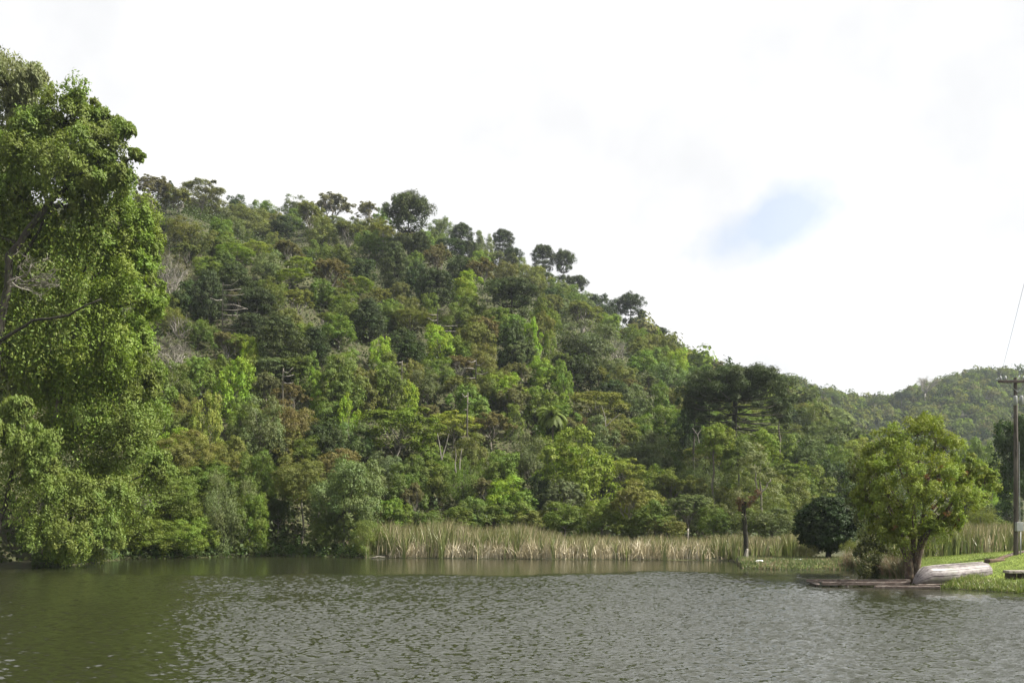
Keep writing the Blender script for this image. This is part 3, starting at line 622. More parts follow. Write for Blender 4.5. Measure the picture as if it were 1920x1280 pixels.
# ------------------------------------------------------------------ the tall trees at the left edge
rg = np.random.default_rng(303)
def big_tree(px0, D, stem, blobs, leaf, per, subs, col, label, droop=0.5, hang=0.3, bark=None, name='tall_tree', group=None, cr=1.0, boughs=()):
    "blobs: crown masses (px,py,w,h,dD) as seen; stem: trunk path in (px,py)"
    base = G(px0, D); t = empty(name, base); tag(t, label, 'tree', group)
    tb = Tubes(); path = [np.array(P(a, b, D+dd)-base) for a, b, dd in stem]
    fine = []
    for i in range(len(path)-1):
        for k in range(4): fine.append(path[i]+(path[i+1]-path[i])*k/4+rg.normal(size=3)*0.07)
    fine.append(path[-1]); r0 = 0.33*cr
    tb.add(fine, np.linspace(r0, 0.10, len(fine)), 8)
    cl = []
    for (bx, by, bw, bh, dd) in blobs:
        c = np.array(P(bx, by, D+dd)-base); rx = bw/F*D/2; rz = bh/F*D/2
        s = fine[min(len(fine)-1, max(1, int(np.argmin([np.linalg.norm(f-c)+(3 if f[2] > c[2] else 0) for f in fine]))))]
        tb.add(np.array([s, (s+c)/2+rg.normal(size=3)*0.25-[0, 0, 0.3], c]), [0.15, 0.10, 0.05], 6)
        for (q, r) in ell_clumps(rg, 15, 1.0, 1.0, 0.4, zmin=-0.85, jitter=0.35):
            p = c+q*np.array([rx, rx*0.9, rz]); cl.append((p, r*min(rx, rz)*1.1))
            if rg.uniform() < 0.5: tb.add(np.array([c, (c+p)/2+rg.normal(size=3)*0.1, p]), [0.05, 0.03, 0.012], 4)
    link('trunk', tb.build('trunk', bark or M_bark_dark), t)
    for bo in boughs:
        b2 = Tubes(); pts = [np.array(P(a, b, D+dd)-base) for a, b, dd in bo[1:]]
        fp = []
        for i in range(len(pts)-1):
            for k in range(4): fp.append(pts[i]+(pts[i+1]-pts[i])*k/4+rg.normal(size=3)*0.05)
        fp.append(pts[-1]); b2.add(fp, np.linspace(bo[0], 0.05, len(fp)), 8); link('bough', b2.build('bough', bark or M_bark_dark), t)
    me = foliage('crown', rg, cl, leaf, per, subs, 0.42, aspect=0.42, droop=droop, hang=hang, fill=0.1)
    c = link('crown', me, t); c.color = {'green': (0.140, 0.196, 0.028, 1), 'mid': (0.124, 0.166, 0.030, 1), 'grey': (0.150, 0.168, 0.070, 1)}.get(col, COL[col]+(1,))
    return t
big_tree(-30, 66, [(-30, 1050, 0), (-20, 600, 0), (10, 300, 0), (20, 180, 0)],
    [(10,150,110,110,0),(-50,130,120,130,1),(45,190,90,120,0),(10,260,110,110,1),(-60,260,120,120,1),(58,150,36,50,-1),(-20,340,120,120,0),(25,330,90,90,1),(-60,450,120,160,1),(0,480,110,110,0),(30,590,120,110,1),(-30,620,120,140,0),(30,700,110,100,1)], 0.23, 34, 11, 'grey',
    'tallest pale grey green tree rising above everything at the left edge', droop=1.4, hang=0.8, cr=1.0)
big_tree(-40, 60, [(-40, 1060, 0), (-10, 700, 0), (20, 480, -1), (90, 380, -1), (160, 320, 0)],
    [(110,230,140,110,0),(60,280,120,110,-1),(175,270,110,100,0),(205,330,100,90,0),(120,330,130,90,-1),(40,370,120,110,1),(170,390,120,70,1),(255,292,34,24,0),(-30,400,120,160,1),(238,245,30,36,0),(90,270,120,110,2.5),(160,340,140,110,2.5),(200,240,70,60,1),(60,430,130,110,2.5),(150,205,90,60,1),(20,300,110,110,2.5)], 0.22, 34, 12, 'mid',
    'tall dark limbed tree with a rounded crown leaning over the left bank', droop=0.9, hang=0.4, cr=1.1,
    boughs=[(0.13, (10, 560, 0.5), (50, 470, 0.3), (95, 400, 0.2), (150, 350, 0.5)), (0.11, (0, 640, -2), (60, 600, -2.6), (130, 590, -3), (190, 560, -3))])
big_tree(70, 64, [(70, 1050, 1), (100, 800, 1), (140, 600, 1), (170, 480, 1)],
    [(240,410,110,110,0),(190,450,120,110,-1),(270,470,80,110,0),(120,470,110,90,0),(230,540,130,110,-1),(150,570,120,110,-2),(60,600,110,110,0),(280,560,60,90,1),(190,650,140,120,-2),(90,690,110,110,0),(255,640,70,90,0),(20,520,90,90,2),(200,500,140,140,3),(120,560,140,140,3.5),(210,620,140,140,3),(40,640,120,140,3),(60,440,110,100,3)], 0.21, 34, 12, 'green',
    'leafy bright green tree filling the gap below the tall dark limbed tree', droop=0.7, hang=0.5, cr=0.8, bark=M_bark)
big_tree(190, 66, [(190, 1045, 1), (200, 900, 1), (220, 780, 1)],
    [(230,730,110,90,0),(150,740,120,90,0),(280,720,70,90,1),(200,800,130,100,-1),(120,810,100,90,0),(255,820,90,110,-1),(190,880,110,80,0),(290,880,60,80,2),(170,820,180,140,4),(250,760,120,120,4),(90,740,110,120,4),(220,940,140,110,3)], 0.20, 32, 12, 'mid',
    'mid green bushy tree halfway down the left bank beneath the bright leafy tree', droop=0.8, hang=0.6, cr=0.6, bark=M_bark)
big_tree(-20, 57, [(-20, 1065, 0), (10, 950, 0), (30, 850, 0)],
    [(10,800,90,90,0),(60,830,90,80,0),(-30,800,90,120,1),(70,880,70,80,0),(35,770,60,50,0)], 0.19, 34, 12, 'mid',
    'low branch spray of pale leaves hanging at the left edge over dark shade', droop=1.2, hang=0.8, cr=0.5)
big_tree(120, 61.5, [(120, 1058, 1.5), (130, 980, 1), (140, 930, 1)],
    [(110,930,100,100,0),(160,950,110,110,0),(90,1000,80,80,-1),(140,1015,110,70,-1.5),(195,1000,70,90,0),(210,930,80,90,1)], 0.17, 36, 12, 'mid',
    'dense yellowish bush drooping into the water at the left bank corner', droop=1.0, hang=0.7, cr=0.35, name='waterside_bush')
rs_ = np.random.default_rng(71); SN = []
for v_ in range(2):
    tb = Tubes()
    for i in range(9):
        a_ = rs_.uniform(-1.2, 1.6); e = np.array([math.cos(a_), rs_.uniform(-.4, .1), math.sin(a_)])*rs_.uniform(0.6, 1.0); s0 = np.array([-0.6, 0.1, -0.25])+rs_.normal(size=3)*0.1
        tb.add(wob(rs_, s0, e, 6, 0.07), np.linspace(0.028, 0.010, 6), 5)
        for j in range(5):
            s1_ = s0+(e-s0)*rs_.uniform(0.4, 1); e2 = s1_+unit(e-s0+rs_.normal(size=3)*0.8)*rs_.uniform(0.2, 0.5); tb.add(wob(rs_, s1_, e2, 4, 0.08), np.linspace(0.010, 0.004, 4), 3)
            for k in range(3): s2_ = s1_+(e2-s1_)*rs_.uniform(0.4, 1); tb.add(wob(rs_, s2_, s2_+rs_.normal(size=3)*0.12, 3, 0.08), np.linspace(0.005, 0.003, 3), 3)
    SN.append(tb.build('branches', M_bark_pale))
def snag(px, py, w_, h_, D, label, var=0):
    t = empty('dead_branch', P(px, py, D)); tag(t, label, 'dead branch', 'bare dead branches among the left trees')
    link('branches', SN[var], t, (0, 0, 0), (w_/F*D/2, w_/F*D/2, h_/F*D/2), 0)
for a in [(60,520,130,90,58,'grey tangle of bare branches in front of the left trees at mid height'),(250,935,90,70,74,'pale bare branch sticking out low over the left shore'),(300,520,80,110,80,'dry twiggy branch spray at the right side of the bright left tree'),
          (320,650,90,60,85,'bleached tangle of dead twigs beside the left trees')]:
    snag(*a[:5], a[5], var=int(a[0]) % 2)

# ------------------------------------------------------------------ fill the slope behind the traced crowns
occ = np.zeros((160, 240), bool)
def mark(px, py, w_, h_, k=0.42):
    ys, xs = np.ogrid[:160, :240]
    occ[((xs*8+4-px)/(w_*k))**2+((ys*8+4-py)/(h_*k))**2 < 1] = True
for t_ in HT: mark(*t_[:4])
mark(130, 600, 400, 1100); mark(1710, 890, 240, 240); mark(1555, 980, 110, 110)
rf = random.Random(99); nfill = 0
for px in range(275, 1300, 30):
    px += rf.uniform(-8, 8); sz = rf.uniform(40, 62)*(1 if px < 1100 else 0.75); kd = rf.choice(['loose', 'round', 'loose', 'wispy', 'umbrella']); cc = rf.choice(['mid', 'olive', 'dark', 'grey', 'green', 'olive'])
    py = float(lerp(px, RIDGE_X, RIDGE_Y))-rf.uniform(2, 16); tree(px, py, sz, sz*0.8, kd, cc, clear=2.2); mark(px, py, sz, sz*0.8, 0.36)
pts = []
for k in range(6000):
    px = rf.uniform(230, 1900); sky_y = float(lerp(px, RIDGE_X, RIDGE_Y))
    py = rf.uniform(sky_y-16, 965)
    if px > 1640 and py < 840: continue
    if occ[int(py//8), int(px//8)]: continue
    sz = 40+34*(py-400)/500 if px < 1600 else 50
    if nfill >= 120: break
    kd = rf.choices(['loose', 'round', 'wispy', 'umbrella', 'vine'], [5, 5, 1, 1, 2])[0]
    cc = rf.choices(['mid', 'olive', 'green', 'dark', 'grey', 'lime'], [6, 4, 5, 3, 2, 1])[0]
    if kd == 'wispy': cc = rf.choice(['olive', 'olive', 'brown', 'grey', 'mid'])
    s_ = sz*rf.uniform(0.85, 1.25); tree(px, py, s_, s_*rf.uniform(0.75, 0.95), kd, cc, clear=1.6+s_*0.02); mark(px, py, s_, s_*0.9, 0.36); nfill += 1

for k in range(26):
    px = -120+k*14+rf.uniform(-10, 10); py = rf.uniform(430, 760); sz = rf.uniform(60, 80)
    tree(px, py, sz, sz*0.85, rf.choice(['round', 'loose', 'vine']), rf.choice(['mid', 'olive', 'green', 'dark', 'grey']), clear=2.5)
# undergrowth carpet on the slope
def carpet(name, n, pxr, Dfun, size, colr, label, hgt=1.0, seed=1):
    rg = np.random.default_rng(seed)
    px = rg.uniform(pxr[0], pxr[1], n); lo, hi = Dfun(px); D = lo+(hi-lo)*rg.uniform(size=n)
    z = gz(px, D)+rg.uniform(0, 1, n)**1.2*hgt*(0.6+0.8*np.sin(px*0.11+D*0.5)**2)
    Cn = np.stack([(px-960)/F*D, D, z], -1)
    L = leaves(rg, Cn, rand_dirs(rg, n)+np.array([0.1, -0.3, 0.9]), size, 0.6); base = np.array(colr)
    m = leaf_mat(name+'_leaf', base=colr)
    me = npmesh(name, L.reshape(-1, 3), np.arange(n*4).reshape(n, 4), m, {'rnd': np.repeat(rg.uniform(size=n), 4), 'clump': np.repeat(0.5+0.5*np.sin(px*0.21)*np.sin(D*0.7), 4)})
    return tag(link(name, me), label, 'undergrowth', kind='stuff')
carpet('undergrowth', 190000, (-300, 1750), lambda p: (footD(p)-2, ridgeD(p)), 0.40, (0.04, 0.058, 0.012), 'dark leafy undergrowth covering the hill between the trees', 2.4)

carpet('shore_undergrowth', 16000, (60, 690), lambda p: (shoreD(p)-0.3, shoreD(p)+6), 0.24, (0.055, 0.085, 0.02), 'low leafy growth hanging over the waterline of the left bank', 0.7, seed=4)
# ------------------------------------------------------------------ distant forest
rg = np.random.default_rng(8)
def far_forest():
    n = 3300
    px = rg.uniform(1180, 2050, n); D = np.where(rg.uniform(size=n) < 0.62, 330+(farD(px)+6-330)*rg.uniform(size=n)**0.85, rg.uniform(200, 345, n))
    keep = (D > ridgeD(px)-8); px, D = px[keep], D[keep]; n = len(px)
    # spacing
    X = (px-960)/F*D; order = np.argsort(-D); z = gz(px, D)
    r = rg.uniform(2.6, 4.6, n)*np.where(D < 330, 1.1, 1.0); h = r*rg.uniform(0.9, 1.3, n)
    pal = np.array([COL['mid'], COL['mid'], COL['olive'], COL['green'], COL['dark'], COL['grey'], COL['brown'], COL['mid'], COL['olive']])
    cc = pal[rg.integers(0, len(pal), n)]*rg.uniform(0.75, 1.1, n)[:, None]
    per = 210; tc_n = 9
    cen = np.stack([X, D, z+h*0.9], -1)
    td = rand_dirs(rg, n*tc_n).reshape(n, tc_n, 3); td[..., 2] = np.abs(td[..., 2])*1.1-0.25
    idx = rg.integers(0, tc_n, (n, per))
    tpos = np.take_along_axis(td, idx[..., None].repeat(3, -1), 1)
    e = rand_dirs(rg, n*per).reshape(n, per, 3)
    pos = cen[:, None]+(tpos*0.68+e*0.42)*np.stack([r, r, h], -1)[:, None]
    nn = e*0.8+tpos*0.6+rand_dirs(rg, n*per).reshape(n, per, 3)*0.5+np.array([0, 0, 0.2])
    L = leaves(rg, pos.reshape(-1, 3), nn.reshape(-1, 3), 1.0, 0.8, tri=True); m = len(L)
    colr = np.repeat(np.repeat(cc, per, 0)*rg.uniform(0.7, 1.3, (m, 1)), 3, 0)
    mat, nt = newmat('distant_leaf'); at = N(nt, 'ShaderNodeAttribute', attribute_name='hue')
    d = N(nt, 'ShaderNodeBsdfDiffuse'); t = N(nt, 'ShaderNodeBsdfTranslucent'); nt.links.new(at.outputs['Vector'], d.inputs[0]); nt.links.new(at.outputs['Vector'], t.inputs[0])
    mx = N(nt, 'ShaderNodeMixShader', i_0=0.25); nt.links.new(d.outputs[0], mx.inputs[1]); nt.links.new(t.outputs[0], mx.inputs[2])
    o = N(nt, 'ShaderNodeOutputMaterial'); nt.links.new(mx.outputs[0], o.inputs[0])
    me = npmesh('distant_forest', L.reshape(-1, 3), np.arange(m*3).reshape(m, 3), mat, {'hue': colr})
    tag(link('distant_forest', me), 'hazy far off forest covering the two hills beyond the saddle', 'forest', kind='stuff')
far_forest()
for (px, py, w_, h_, kd, c_, D) in [(1292,672,34,26,'wispy','rust',440),(1318,680,26,20,'loose','mid',450),(1345,690,34,22,'wispy','rust',455),(1735,722,56,30,'bare','pale',500),(1690,742,34,20,'loose','dark',500),
        (1780,716,30,20,'loose','grey',520),(1830,704,36,22,'loose','grey',540),(1875,700,40,22,'loose','olive',540),(1455,716,30,18,'loose','dark',470),(1560,742,30,18,'loose','mid',480),(1640,752,26,16,'loose','mid',500)]:
    tree(px, py, w_, h_, kd, c_, D=D, label=f'{CNAME[c_]} {KNAME[kd]} on the far ridge '+{1292:'at the hill corner',1318:'where the slopes cross',1345:'left of the candelabra pine top',1735:'with sky showing through it',1690:'where the right hill starts climbing',1780:'above the jetty tree',1830:'at the right hill summit',1875:'left of the pole crossarm',1455:'right of the candelabra pine',1560:'near the dip of the saddle',1640:'at the lowest dip of the saddle'}[px], group='trees on the far ridge')

# ------------------------------------------------------------------ the broad candelabra pine
rg = np.random.default_rng(42)
D = 118.0; base = G(1378, D); t = empty('araucaria_pine', base); tag(t, 'broad old candelabra pine with tiered bare limbs at the end of the hill', 'tree', 'trees on the wooded hillside')
px2m = D/F
def L_(dx, py): return np.array([dx*px2m, 0, (H+(HZ-py)/F*D)-base.z])
tb = Tubes(); tb.add([L_(0, 985-(base.z-H)/D*F+8), L_(-2, 830), L_(0, 760), L_(2, 702)], [0.42, 0.38, 0.30, 0.16], 8); link('trunk', tb.build('trunk', M_bark_dark), t)
tufts = []
for (py, reach, nb, lift, leafy) in [(708,66,11,14,1),(718,88,12,15,1),(728,100,12,15,1),(740,106,12,13,.9),(754,110,11,8,.7),(768,114,11,4,.5),(782,116,10,0,.45),(796,118,9,-4,.4)]:
    for q in range(nb):
        a_ = q*2*math.pi/nb+rg.uniform(-.3, .3)+py; Lr = reach*px2m*rg.uniform(0.78, 1.08); d = np.array([math.cos(a_), math.sin(a_), 0]); p0 = L_(0, py+8)
        if py > 745 and d[0] < 0: Lr *= 0.85
        p = [p0, p0+d*Lr*0.4-[0, 0, 0.25], p0+d*Lr*0.78+[0, 0, lift*px2m*0.35-0.2], p0+d*Lr+[0, 0, lift*px2m]]
        b2 = Tubes(); b2.add(p, [0.09, 0.07, 0.05, 0.03], 5); link('limb', b2.build('limb', M_bark_dark if rg.uniform() < .7 else M_bark), t)
        if py < 745:
            for s_ in (1.0, 0.85, 0.68, 0.5, 0.3): tufts.append((p0+d*Lr*s_+[0, 0, lift*px2m*s_*0.9+0.15]+rg.normal(size=3)*0.25, 1.0*rg.uniform(0.8, 1.2)))
        elif rg.uniform() < leafy+0.3:
            tufts.append((p[3]+rg.normal(size=3)*0.2, 0.75*rg.uniform(0.7, 1.1)))
            if rg.uniform() < 0.5: tufts.append((p[3]*0.85+p[2]*0.15+rg.normal(size=3)*0.4, 0.6))
for q in range(7): tufts.append((L_(rg.uniform(-30, 30), 694+rg.uniform(-4, 8))+[0, rg.normal()*1.2, 0], 0.95))
c = link('crown', tuft_cloud(rg, [(np.array(c_), r) for c_, r in tufts], 0.38, 200, 'needle_crown'), t); c.color = COL['pine']+(1,)

# pines with pale dead limbs
def dead_limbs(px, py0, py1, half, D, label, n, seed=1, side=0):
    rg = np.random.default_rng(seed); base = P(px, py1+30, D); t = empty('dead_pine', base); tag(t, label, 'tree', 'dead limbed pines')
    tb = Tubes(); k = D/F; hh = (py1+30-py0)*k; tb.add([(0, 0, -4), (0, 0, hh*0.5), (0.1, 0, hh)], [0.13, 0.11, 0.06], 6); link('trunk', tb.build('trunk', M_bark_dark if n > 4 else M_bark), t)
    for i in range(n):
        z = (py1+30-(py0+(py1-py0)*(i+0.5)/n))*k; s = (1 if side > 0 else -1 if side < 0 else (1 if i % 2 else -1)); Lr = half*k*rg.uniform(0.6, 1.0)*(1.0+0.4*i/n)
        if side and rg.uniform() < 0.25: s = -s; Lr *= 0.5
        b2 = Tubes(); b2.add([(0, 0, z), (s*Lr*0.5, -0.2, z-0.12+rg.normal()*0.08), (s*Lr, rg.normal()*0.8-0.3, z+0.12+rg.normal()*0.22)], [0.075, 0.06, 0.03], 4); link('limb', b2.build('limb', M_bark_pale), t)
def dD(px, py): return max(solve_depth(px, py, 2.5)-9, 90)
dead_limbs(417, 530, 622, 44, dD(425, 560), 'dead pine with a ladder of pale bare limbs on the left slope', 10, 1, side=1)
dead_limbs(820, 575, 625, 36, dD(825, 600), 'pale bare pine limbs showing in the centre of the slope', 5, 2, side=1)
dead_limbs(892, 672, 712, 24, dD(892, 700), 'small dead grey pine with short stubs below the lime tree', 5, 3)
dead_limbs(753, 676, 700, 14, dD(753, 690), 'thin dead stem with stubs under the middle of the slope', 4, 4)
dead_limbs(876, 735, 775, 10, dD(876, 760)-3, 'slim pale dead trunk above the yellow flat topped tree', 3, 5)
dead_limbs(530, 690, 722, 26, dD(530, 705), 'dead stem with two pale limbs low on the left slope', 3, 6, side=1)

# bare stems that show in front of gaps
def stems(specs, label, D, group='pale trunks on the lower slope'):
    t = empty('slender_tree', P(specs[0][0], specs[0][1], D)); tag(t, label, 'tree', group)
    for sp_ in specs:
        tb = Tubes(); pts = [np.array(P(sp_[i], sp_[i+1], D)-t.location) for i in range(0, len(sp_), 2)]
        tb.add(wob(np.random.default_rng(int(sp_[0])), pts[0], pts[-1], 4, 0.02) if len(pts) < 3 else pts, np.linspace(0.07, 0.035, 4 if len(pts) < 3 else len(pts)), 5); link('trunk', tb.build('trunk', M_bark_pale), t)
stems([(828,862,836,835,842,812),(828,862,824,832,820,812)], 'forked pale trunk under the yellow flat topped tree', 98)
stems([(855,886,854,840),(862,880,866,840)], 'pair of straight pale trunks right of the forked pale trunk', 98)
stems([(1136,800,1134,780,1128,760),(1136,800,1150,785,1165,775)], 'forked pale trunk under the broad flat topped olive tree', 118)
stems([(1312,835,1308,815,1298,802),(1308,815,1316,802)], 'y shaped pale trunk left of the plant laden shore tree', 108)
stems([(1195,953,1196,930),(1253,952,1254,935)], 'two short pale trunks among the bushes behind the reeds', 98)

# ------------------------------------------------------------------ palm
D = solve_depth(1036, 790, 6.0)-2; base = G(1037, D); t = empty('palm_tree', base); tag(t, 'slender palm with grey green fronds halfway up the hill', 'palm tree')
top = P(1036, 775, D)-base; tb = Tubes(); tb.add(wob(rg, (0, 0, -0.5), top, 6, 0.005), np.linspace(0.17, 0.11, 6), 8); link('trunk', tb.build('trunk', M_bark), t)
for q in range(26):
    a_ = q*2.4; el = rg.uniform(-0.5, 1.1); Lf = 2.4; pts = []
    d = np.array([math.cos(a_)*math.cos(el), math.sin(a_)*math.cos(el), math.sin(el)]); p = np.array(top); Vv = []; Fv = []
    for s_ in range(9):
        pts.append(p.copy()); p = p+d*Lf/8; d = unit(d+np.array([0, 0, -0.24]))
    Q = []
    for s_ in range(1, 9):
        for e_ in range(3):
            m0 = pts[s_-1]+(pts[s_]-pts[s_-1])*e_/3; tdir = unit(pts[s_]-pts[s_-1]); side = unit(np.cross(tdir, [0, 0, 1]))
            for sg in (-1, 1):
                tip = m0+side*sg*0.7*(1-0.5*abs(s_-4)/5)+tdir*0.25-np.array([0, 0, 0.35]); ww = tdir*0.07
                Q.append([m0-ww, m0+ww, tip+ww*0.3, tip-ww*0.3])
    Q = np.array(Q); nq = len(Q)
    f = link('frond', npmesh('frond', Q.reshape(-1, 3), np.arange(nq*4).reshape(nq, 4), M_leaf, {'rnd': np.repeat(rg.uniform(size=nq), 4), 'clump': np.full(nq*4, .5)}), t); f.color = COL['mid']+(1,)

# ------------------------------------------------------------------ reeds
def blades(name, n, pos_fn, hfun, width, mat, label, cat, seed=1, lean=0.16, segs=3):
    rg = np.random.default_rng(seed); px, D, z0 = pos_fn(rg, n); n = len(px)
    h = hfun(rg, px, D); base = np.stack([(px-960)/F*D, D, z0], -1)
    ang = rg.uniform(0, 2*np.pi, n); ln = np.abs(rg.normal(size=n))*lean+0.03
    wind = np.stack([0.05+0.13*np.sin(px*0.19+D*0.7)*min(1, lean*6), 0*px, 0*px], -1); dirv = np.stack([np.cos(ang)*ln, np.sin(ang)*ln, np.zeros(n)], -1)+wind
    fa = rg.uniform(-0.9, 0.9, n); side = np.stack([np.cos(fa), np.sin(fa), np.zeros(n)], -1)*width*rg.uniform(0.6, 1.4, n)[:, None]*0.5
    rows = []
    for s_ in range(segs+1):
        t_ = s_/segs; c_ = base+dirv*h[:, None]*t_**2*1.0+np.array([0, 0, 1])*(h*t_*(1-0.25*t_*ln/0.3*0.6))[:, None]
        k = (1-t_**2.2)*0.95+0.05; rows.append(np.stack([c_-side*k, c_+side*k], 1))
    V = np.concatenate(rows, 1)      # n, 2*(segs+1), 3
    m = 2*(segs+1); q = np.array([[2*i, 2*i+1, 2*i+3, 2*i+2] for i in range(segs)])
    Fs = (np.arange(n)[:, None, None]*m+q[None]).reshape(-1, 4)
    rnd = np.repeat(rg.uniform(size=n), m); hh = np.tile(np.repeat(np.linspace(0, 1, segs+1), 2), n)
    patch = np.repeat(0.5+0.5*np.sin(px*0.045+np.sin(D*0.8)*1.3), m)
    return tag(link(name, npmesh(name, V.reshape(-1, 3), Fs, mat, {'rnd': rnd, 'clump': patch, 'tall': hh})), label, cat, kind='stuff')
def blade_mat(name, g1, g2, dry, tip, dry_amt=0.3, tip_amt=0.6, trans=0.3):
    m, nt = newmat(name); a = N(nt, 'ShaderNodeAttribute', attribute_name='rnd'); b_ = N(nt, 'ShaderNodeAttribute', attribute_name='clump'); h_ = N(nt, 'ShaderNodeAttribute', attribute_name='tall')
    col = mixc(nt, a.outputs['Fac'], g1, g2)
    rr_ = mathn(nt, 'FRACT', mathn(nt, 'MULTIPLY', a.outputs['Fac'], 17.3))
    isdry = mathn(nt, 'LESS_THAN', rr_, mathn(nt, 'MULTIPLY', mathn(nt, 'ADD', 0.35, b_.outputs['Fac']), dry_amt))
    col = mixc(nt, isdry, col, dry)
    tf = mathn(nt, 'MULTIPLY', ramp(nt, h_.outputs['Fac'], [(0.6, 0.0), (0.95, 1.0)]), mathn(nt, 'MULTIPLY', mathn(nt, 'FRACT', mathn(nt, 'MULTIPLY', a.outputs['Fac'], 5.7)), tip_amt))
    col = mixc(nt, tf, col, tip)
    d = N(nt, 'ShaderNodeBsdfDiffuse'); t = N(nt, 'ShaderNodeBsdfTranslucent'); nt.links.new(col, d.inputs[0]); nt.links.new(col, t.inputs[0])
    mx = N(nt, 'ShaderNodeMixShader', i_0=trans); nt.links.new(d.outputs[0], mx.inputs[1]); nt.links.new(t.outputs[0], mx.inputs[2])
    g = N(nt, 'ShaderNodeBsdfGlossy', i_Roughness=0.5); m2 = N(nt, 'ShaderNodeMixShader', i_0=0.05); nt.links.new(mx.outputs[0], m2.inputs[1]); nt.links.new(g.outputs[0], m2.inputs[2])
    o = N(nt, 'ShaderNodeOutputMaterial'); nt.links.new(m2.outputs[0], o.inputs[0]); return m
M_reed = blade_mat('reed', (0.090, 0.125, 0.025), (0.18, 0.20, 0.055), (0.32, 0.28, 0.16), (0.23, 0.16, 0.08), 0.28, 0.7)
def reed_pos(rg, n):
    px = rg.uniform(672, 1520, n); D0 = shoreD(px); D0 = np.where(px > 1380, 71, D0)+0.5+0.5*np.sin(px*0.09)+0.4*np.sin(px*0.27+1)
    D = D0+0.2+rg.uniform(size=n)**1.25*16; keep = (np.sin(px*0.23+np.sin(px*.05)*3)+np.sin(px*0.083+D*.5)+rg.normal(size=n)*0.8 > -0.9) | (D > D0+5); px, D = px[keep], D[keep]; return px, D, np.maximum(gz(px, D), 0)-0.05
def reed_h(rg, px, D):
    top = lerp(px, [672, 700, 760, 900, 1030, 1060, 1200, 1350, 1520], [2.4, 3.1, 3.6, 3.2, 2.9, 2.1, 1.9, 2.0, 2.3])
    return top*rg.uniform(0.5, 1.1, len(px))*(0.84+0.08*np.sin(px*0.11+D*0.9)+0.05*np.sin(px*0.31+1)+0.08*np.sin(px*0.047))
blades('reed_bed', 36000, reed_pos, reed_h, 0.075, M_reed, 'tall cattail reeds, green with straw stems, along the far shore', 'reeds', 3, lean=0.17)
def reed2_pos(rg, n):
    px = rg.uniform(1640, 2050, n); D = 62+rg.uniform(size=n)*16; return px, D, np.maximum(gz(px, D), 0)-0.05
blades('reed_bed', 9000, reed2_pos, lambda rg, px, D: rg.uniform(2.0, 3.1, len(px)), 0.10, M_reed, 'green reeds standing behind the lawn on the right', 'reeds', 4)
# fallen straw at the feet of the reeds
M_straw = blade_mat('straw', (0.30, 0.25, 0.14), (0.42, 0.37, 0.23), (0.5, 0.45, 0.32), (0.3, 0.22, 0.12), 0.3, 0.3, 0.15)
def straw_pos(rg, n):
    c_ = rg.choice([770, 850, 905, 940, 985, 1020, 1035, 1090, 1130, 1200, 1210, 1240, 1300], n); px = c_+rg.normal(size=n)*20; D = shoreD(px)+0.1+rg.uniform(size=n)*1.6; return px, D, np.maximum(gz(px, D), 0)-0.03
blades('dry_reed_litter', 3600, straw_pos, lambda rg, px, D: rg.uniform(0.5, 1.9, len(px)), 0.065, M_straw, 'bent pale straw of dead reeds at the water edge', 'reeds', 5, lean=0.5)

# ------------------------------------------------------------------ grass
M_grass = blade_mat('grass_blade', (0.11, 0.165, 0.02), (0.20, 0.25, 0.042), (0.28, 0.26, 0.12), (0.22, 0.25, 0.07), 0.12, 0.3, 0.35)
def lawn_pos(rg, n):
    px = rg.uniform(1725, 2250, n); t_ = rg.uniform(0.3, 14, n); D = shoreD(px)+t_; return px, D, gz(px, D)-0.01
blades('lawn_grass', 84000, lawn_pos, lambda rg, px, D: rg.uniform(0.03, 0.10, len(px)), 0.03, M_grass, 'short mown grass blades on the sunny lawn', 'grass', 6, segs=1)
def bank_pos(rg, n):
    px = rg.uniform(1768, 2250, n); t_ = np.abs(rg.normal(size=n))*0.9+0.05; D = shoreD(px)+t_; return px, D, np.maximum(gz(px, D), 0)-0.02
blades('bank_grass', 14000, bank_pos, lambda rg, px, D: rg.uniform(0.06, 0.34, len(px)), 0.035, M_grass, 'unkempt taller grass along the right waterline', 'grass', 7, lean=0.35, segs=2)
def tuft_pos(rg, n):
    c_ = rg.choice([1778, 1790, 1800, 1813, 1826, 1775], n); px = c_+rg.normal(size=n)*6; D = lerp(c_, [1775, 1826], [41.7, 41.9])+rg.normal(size=n)*0.25; return px, D, gz(px, D)-0.02
blades('grass_tuft', 2600, tuft_pos, lambda rg, px, D: rg.uniform(0.15, 0.42, len(px)), 0.03, M_grass, 'long grass growing against the near side of the upturned boat', 'grass', 8, lean=0.22, segs=2)
def spit_pos(rg, n):
    px = rg.uniform(1384, 1665, n); D = shoreD(px)+rg.uniform(size=n)**1.6*12+0.05; return px, D, np.maximum(gz(px, D), 0)-0.02
blades('spit_grass', 16000, spit_pos, lambda rg, px, D: rg.uniform(0.08, 0.30, len(px)), 0.05, blade_mat('rough_grass', (0.06, 0.10, 0.02), (0.12, 0.16, 0.04), (0.26, 0.20, 0.11), (0.2, 0.17, 0.08), 0.25, 0.4), 'rough short grass on the low spit', 'grass', 9, lean=0.3, segs=1)
def sedge_pos(rg, n):
    c_ = rg.choice([1600, 1622, 1640, 1662, 1678, 1690, 1698], n); px = c_+rg.normal(size=n)*8; D = shoreD(px)+0.3+np.abs(rg.normal(size=n))*0.8; return px, D, np.maximum(gz(px, D), 0)-0.02
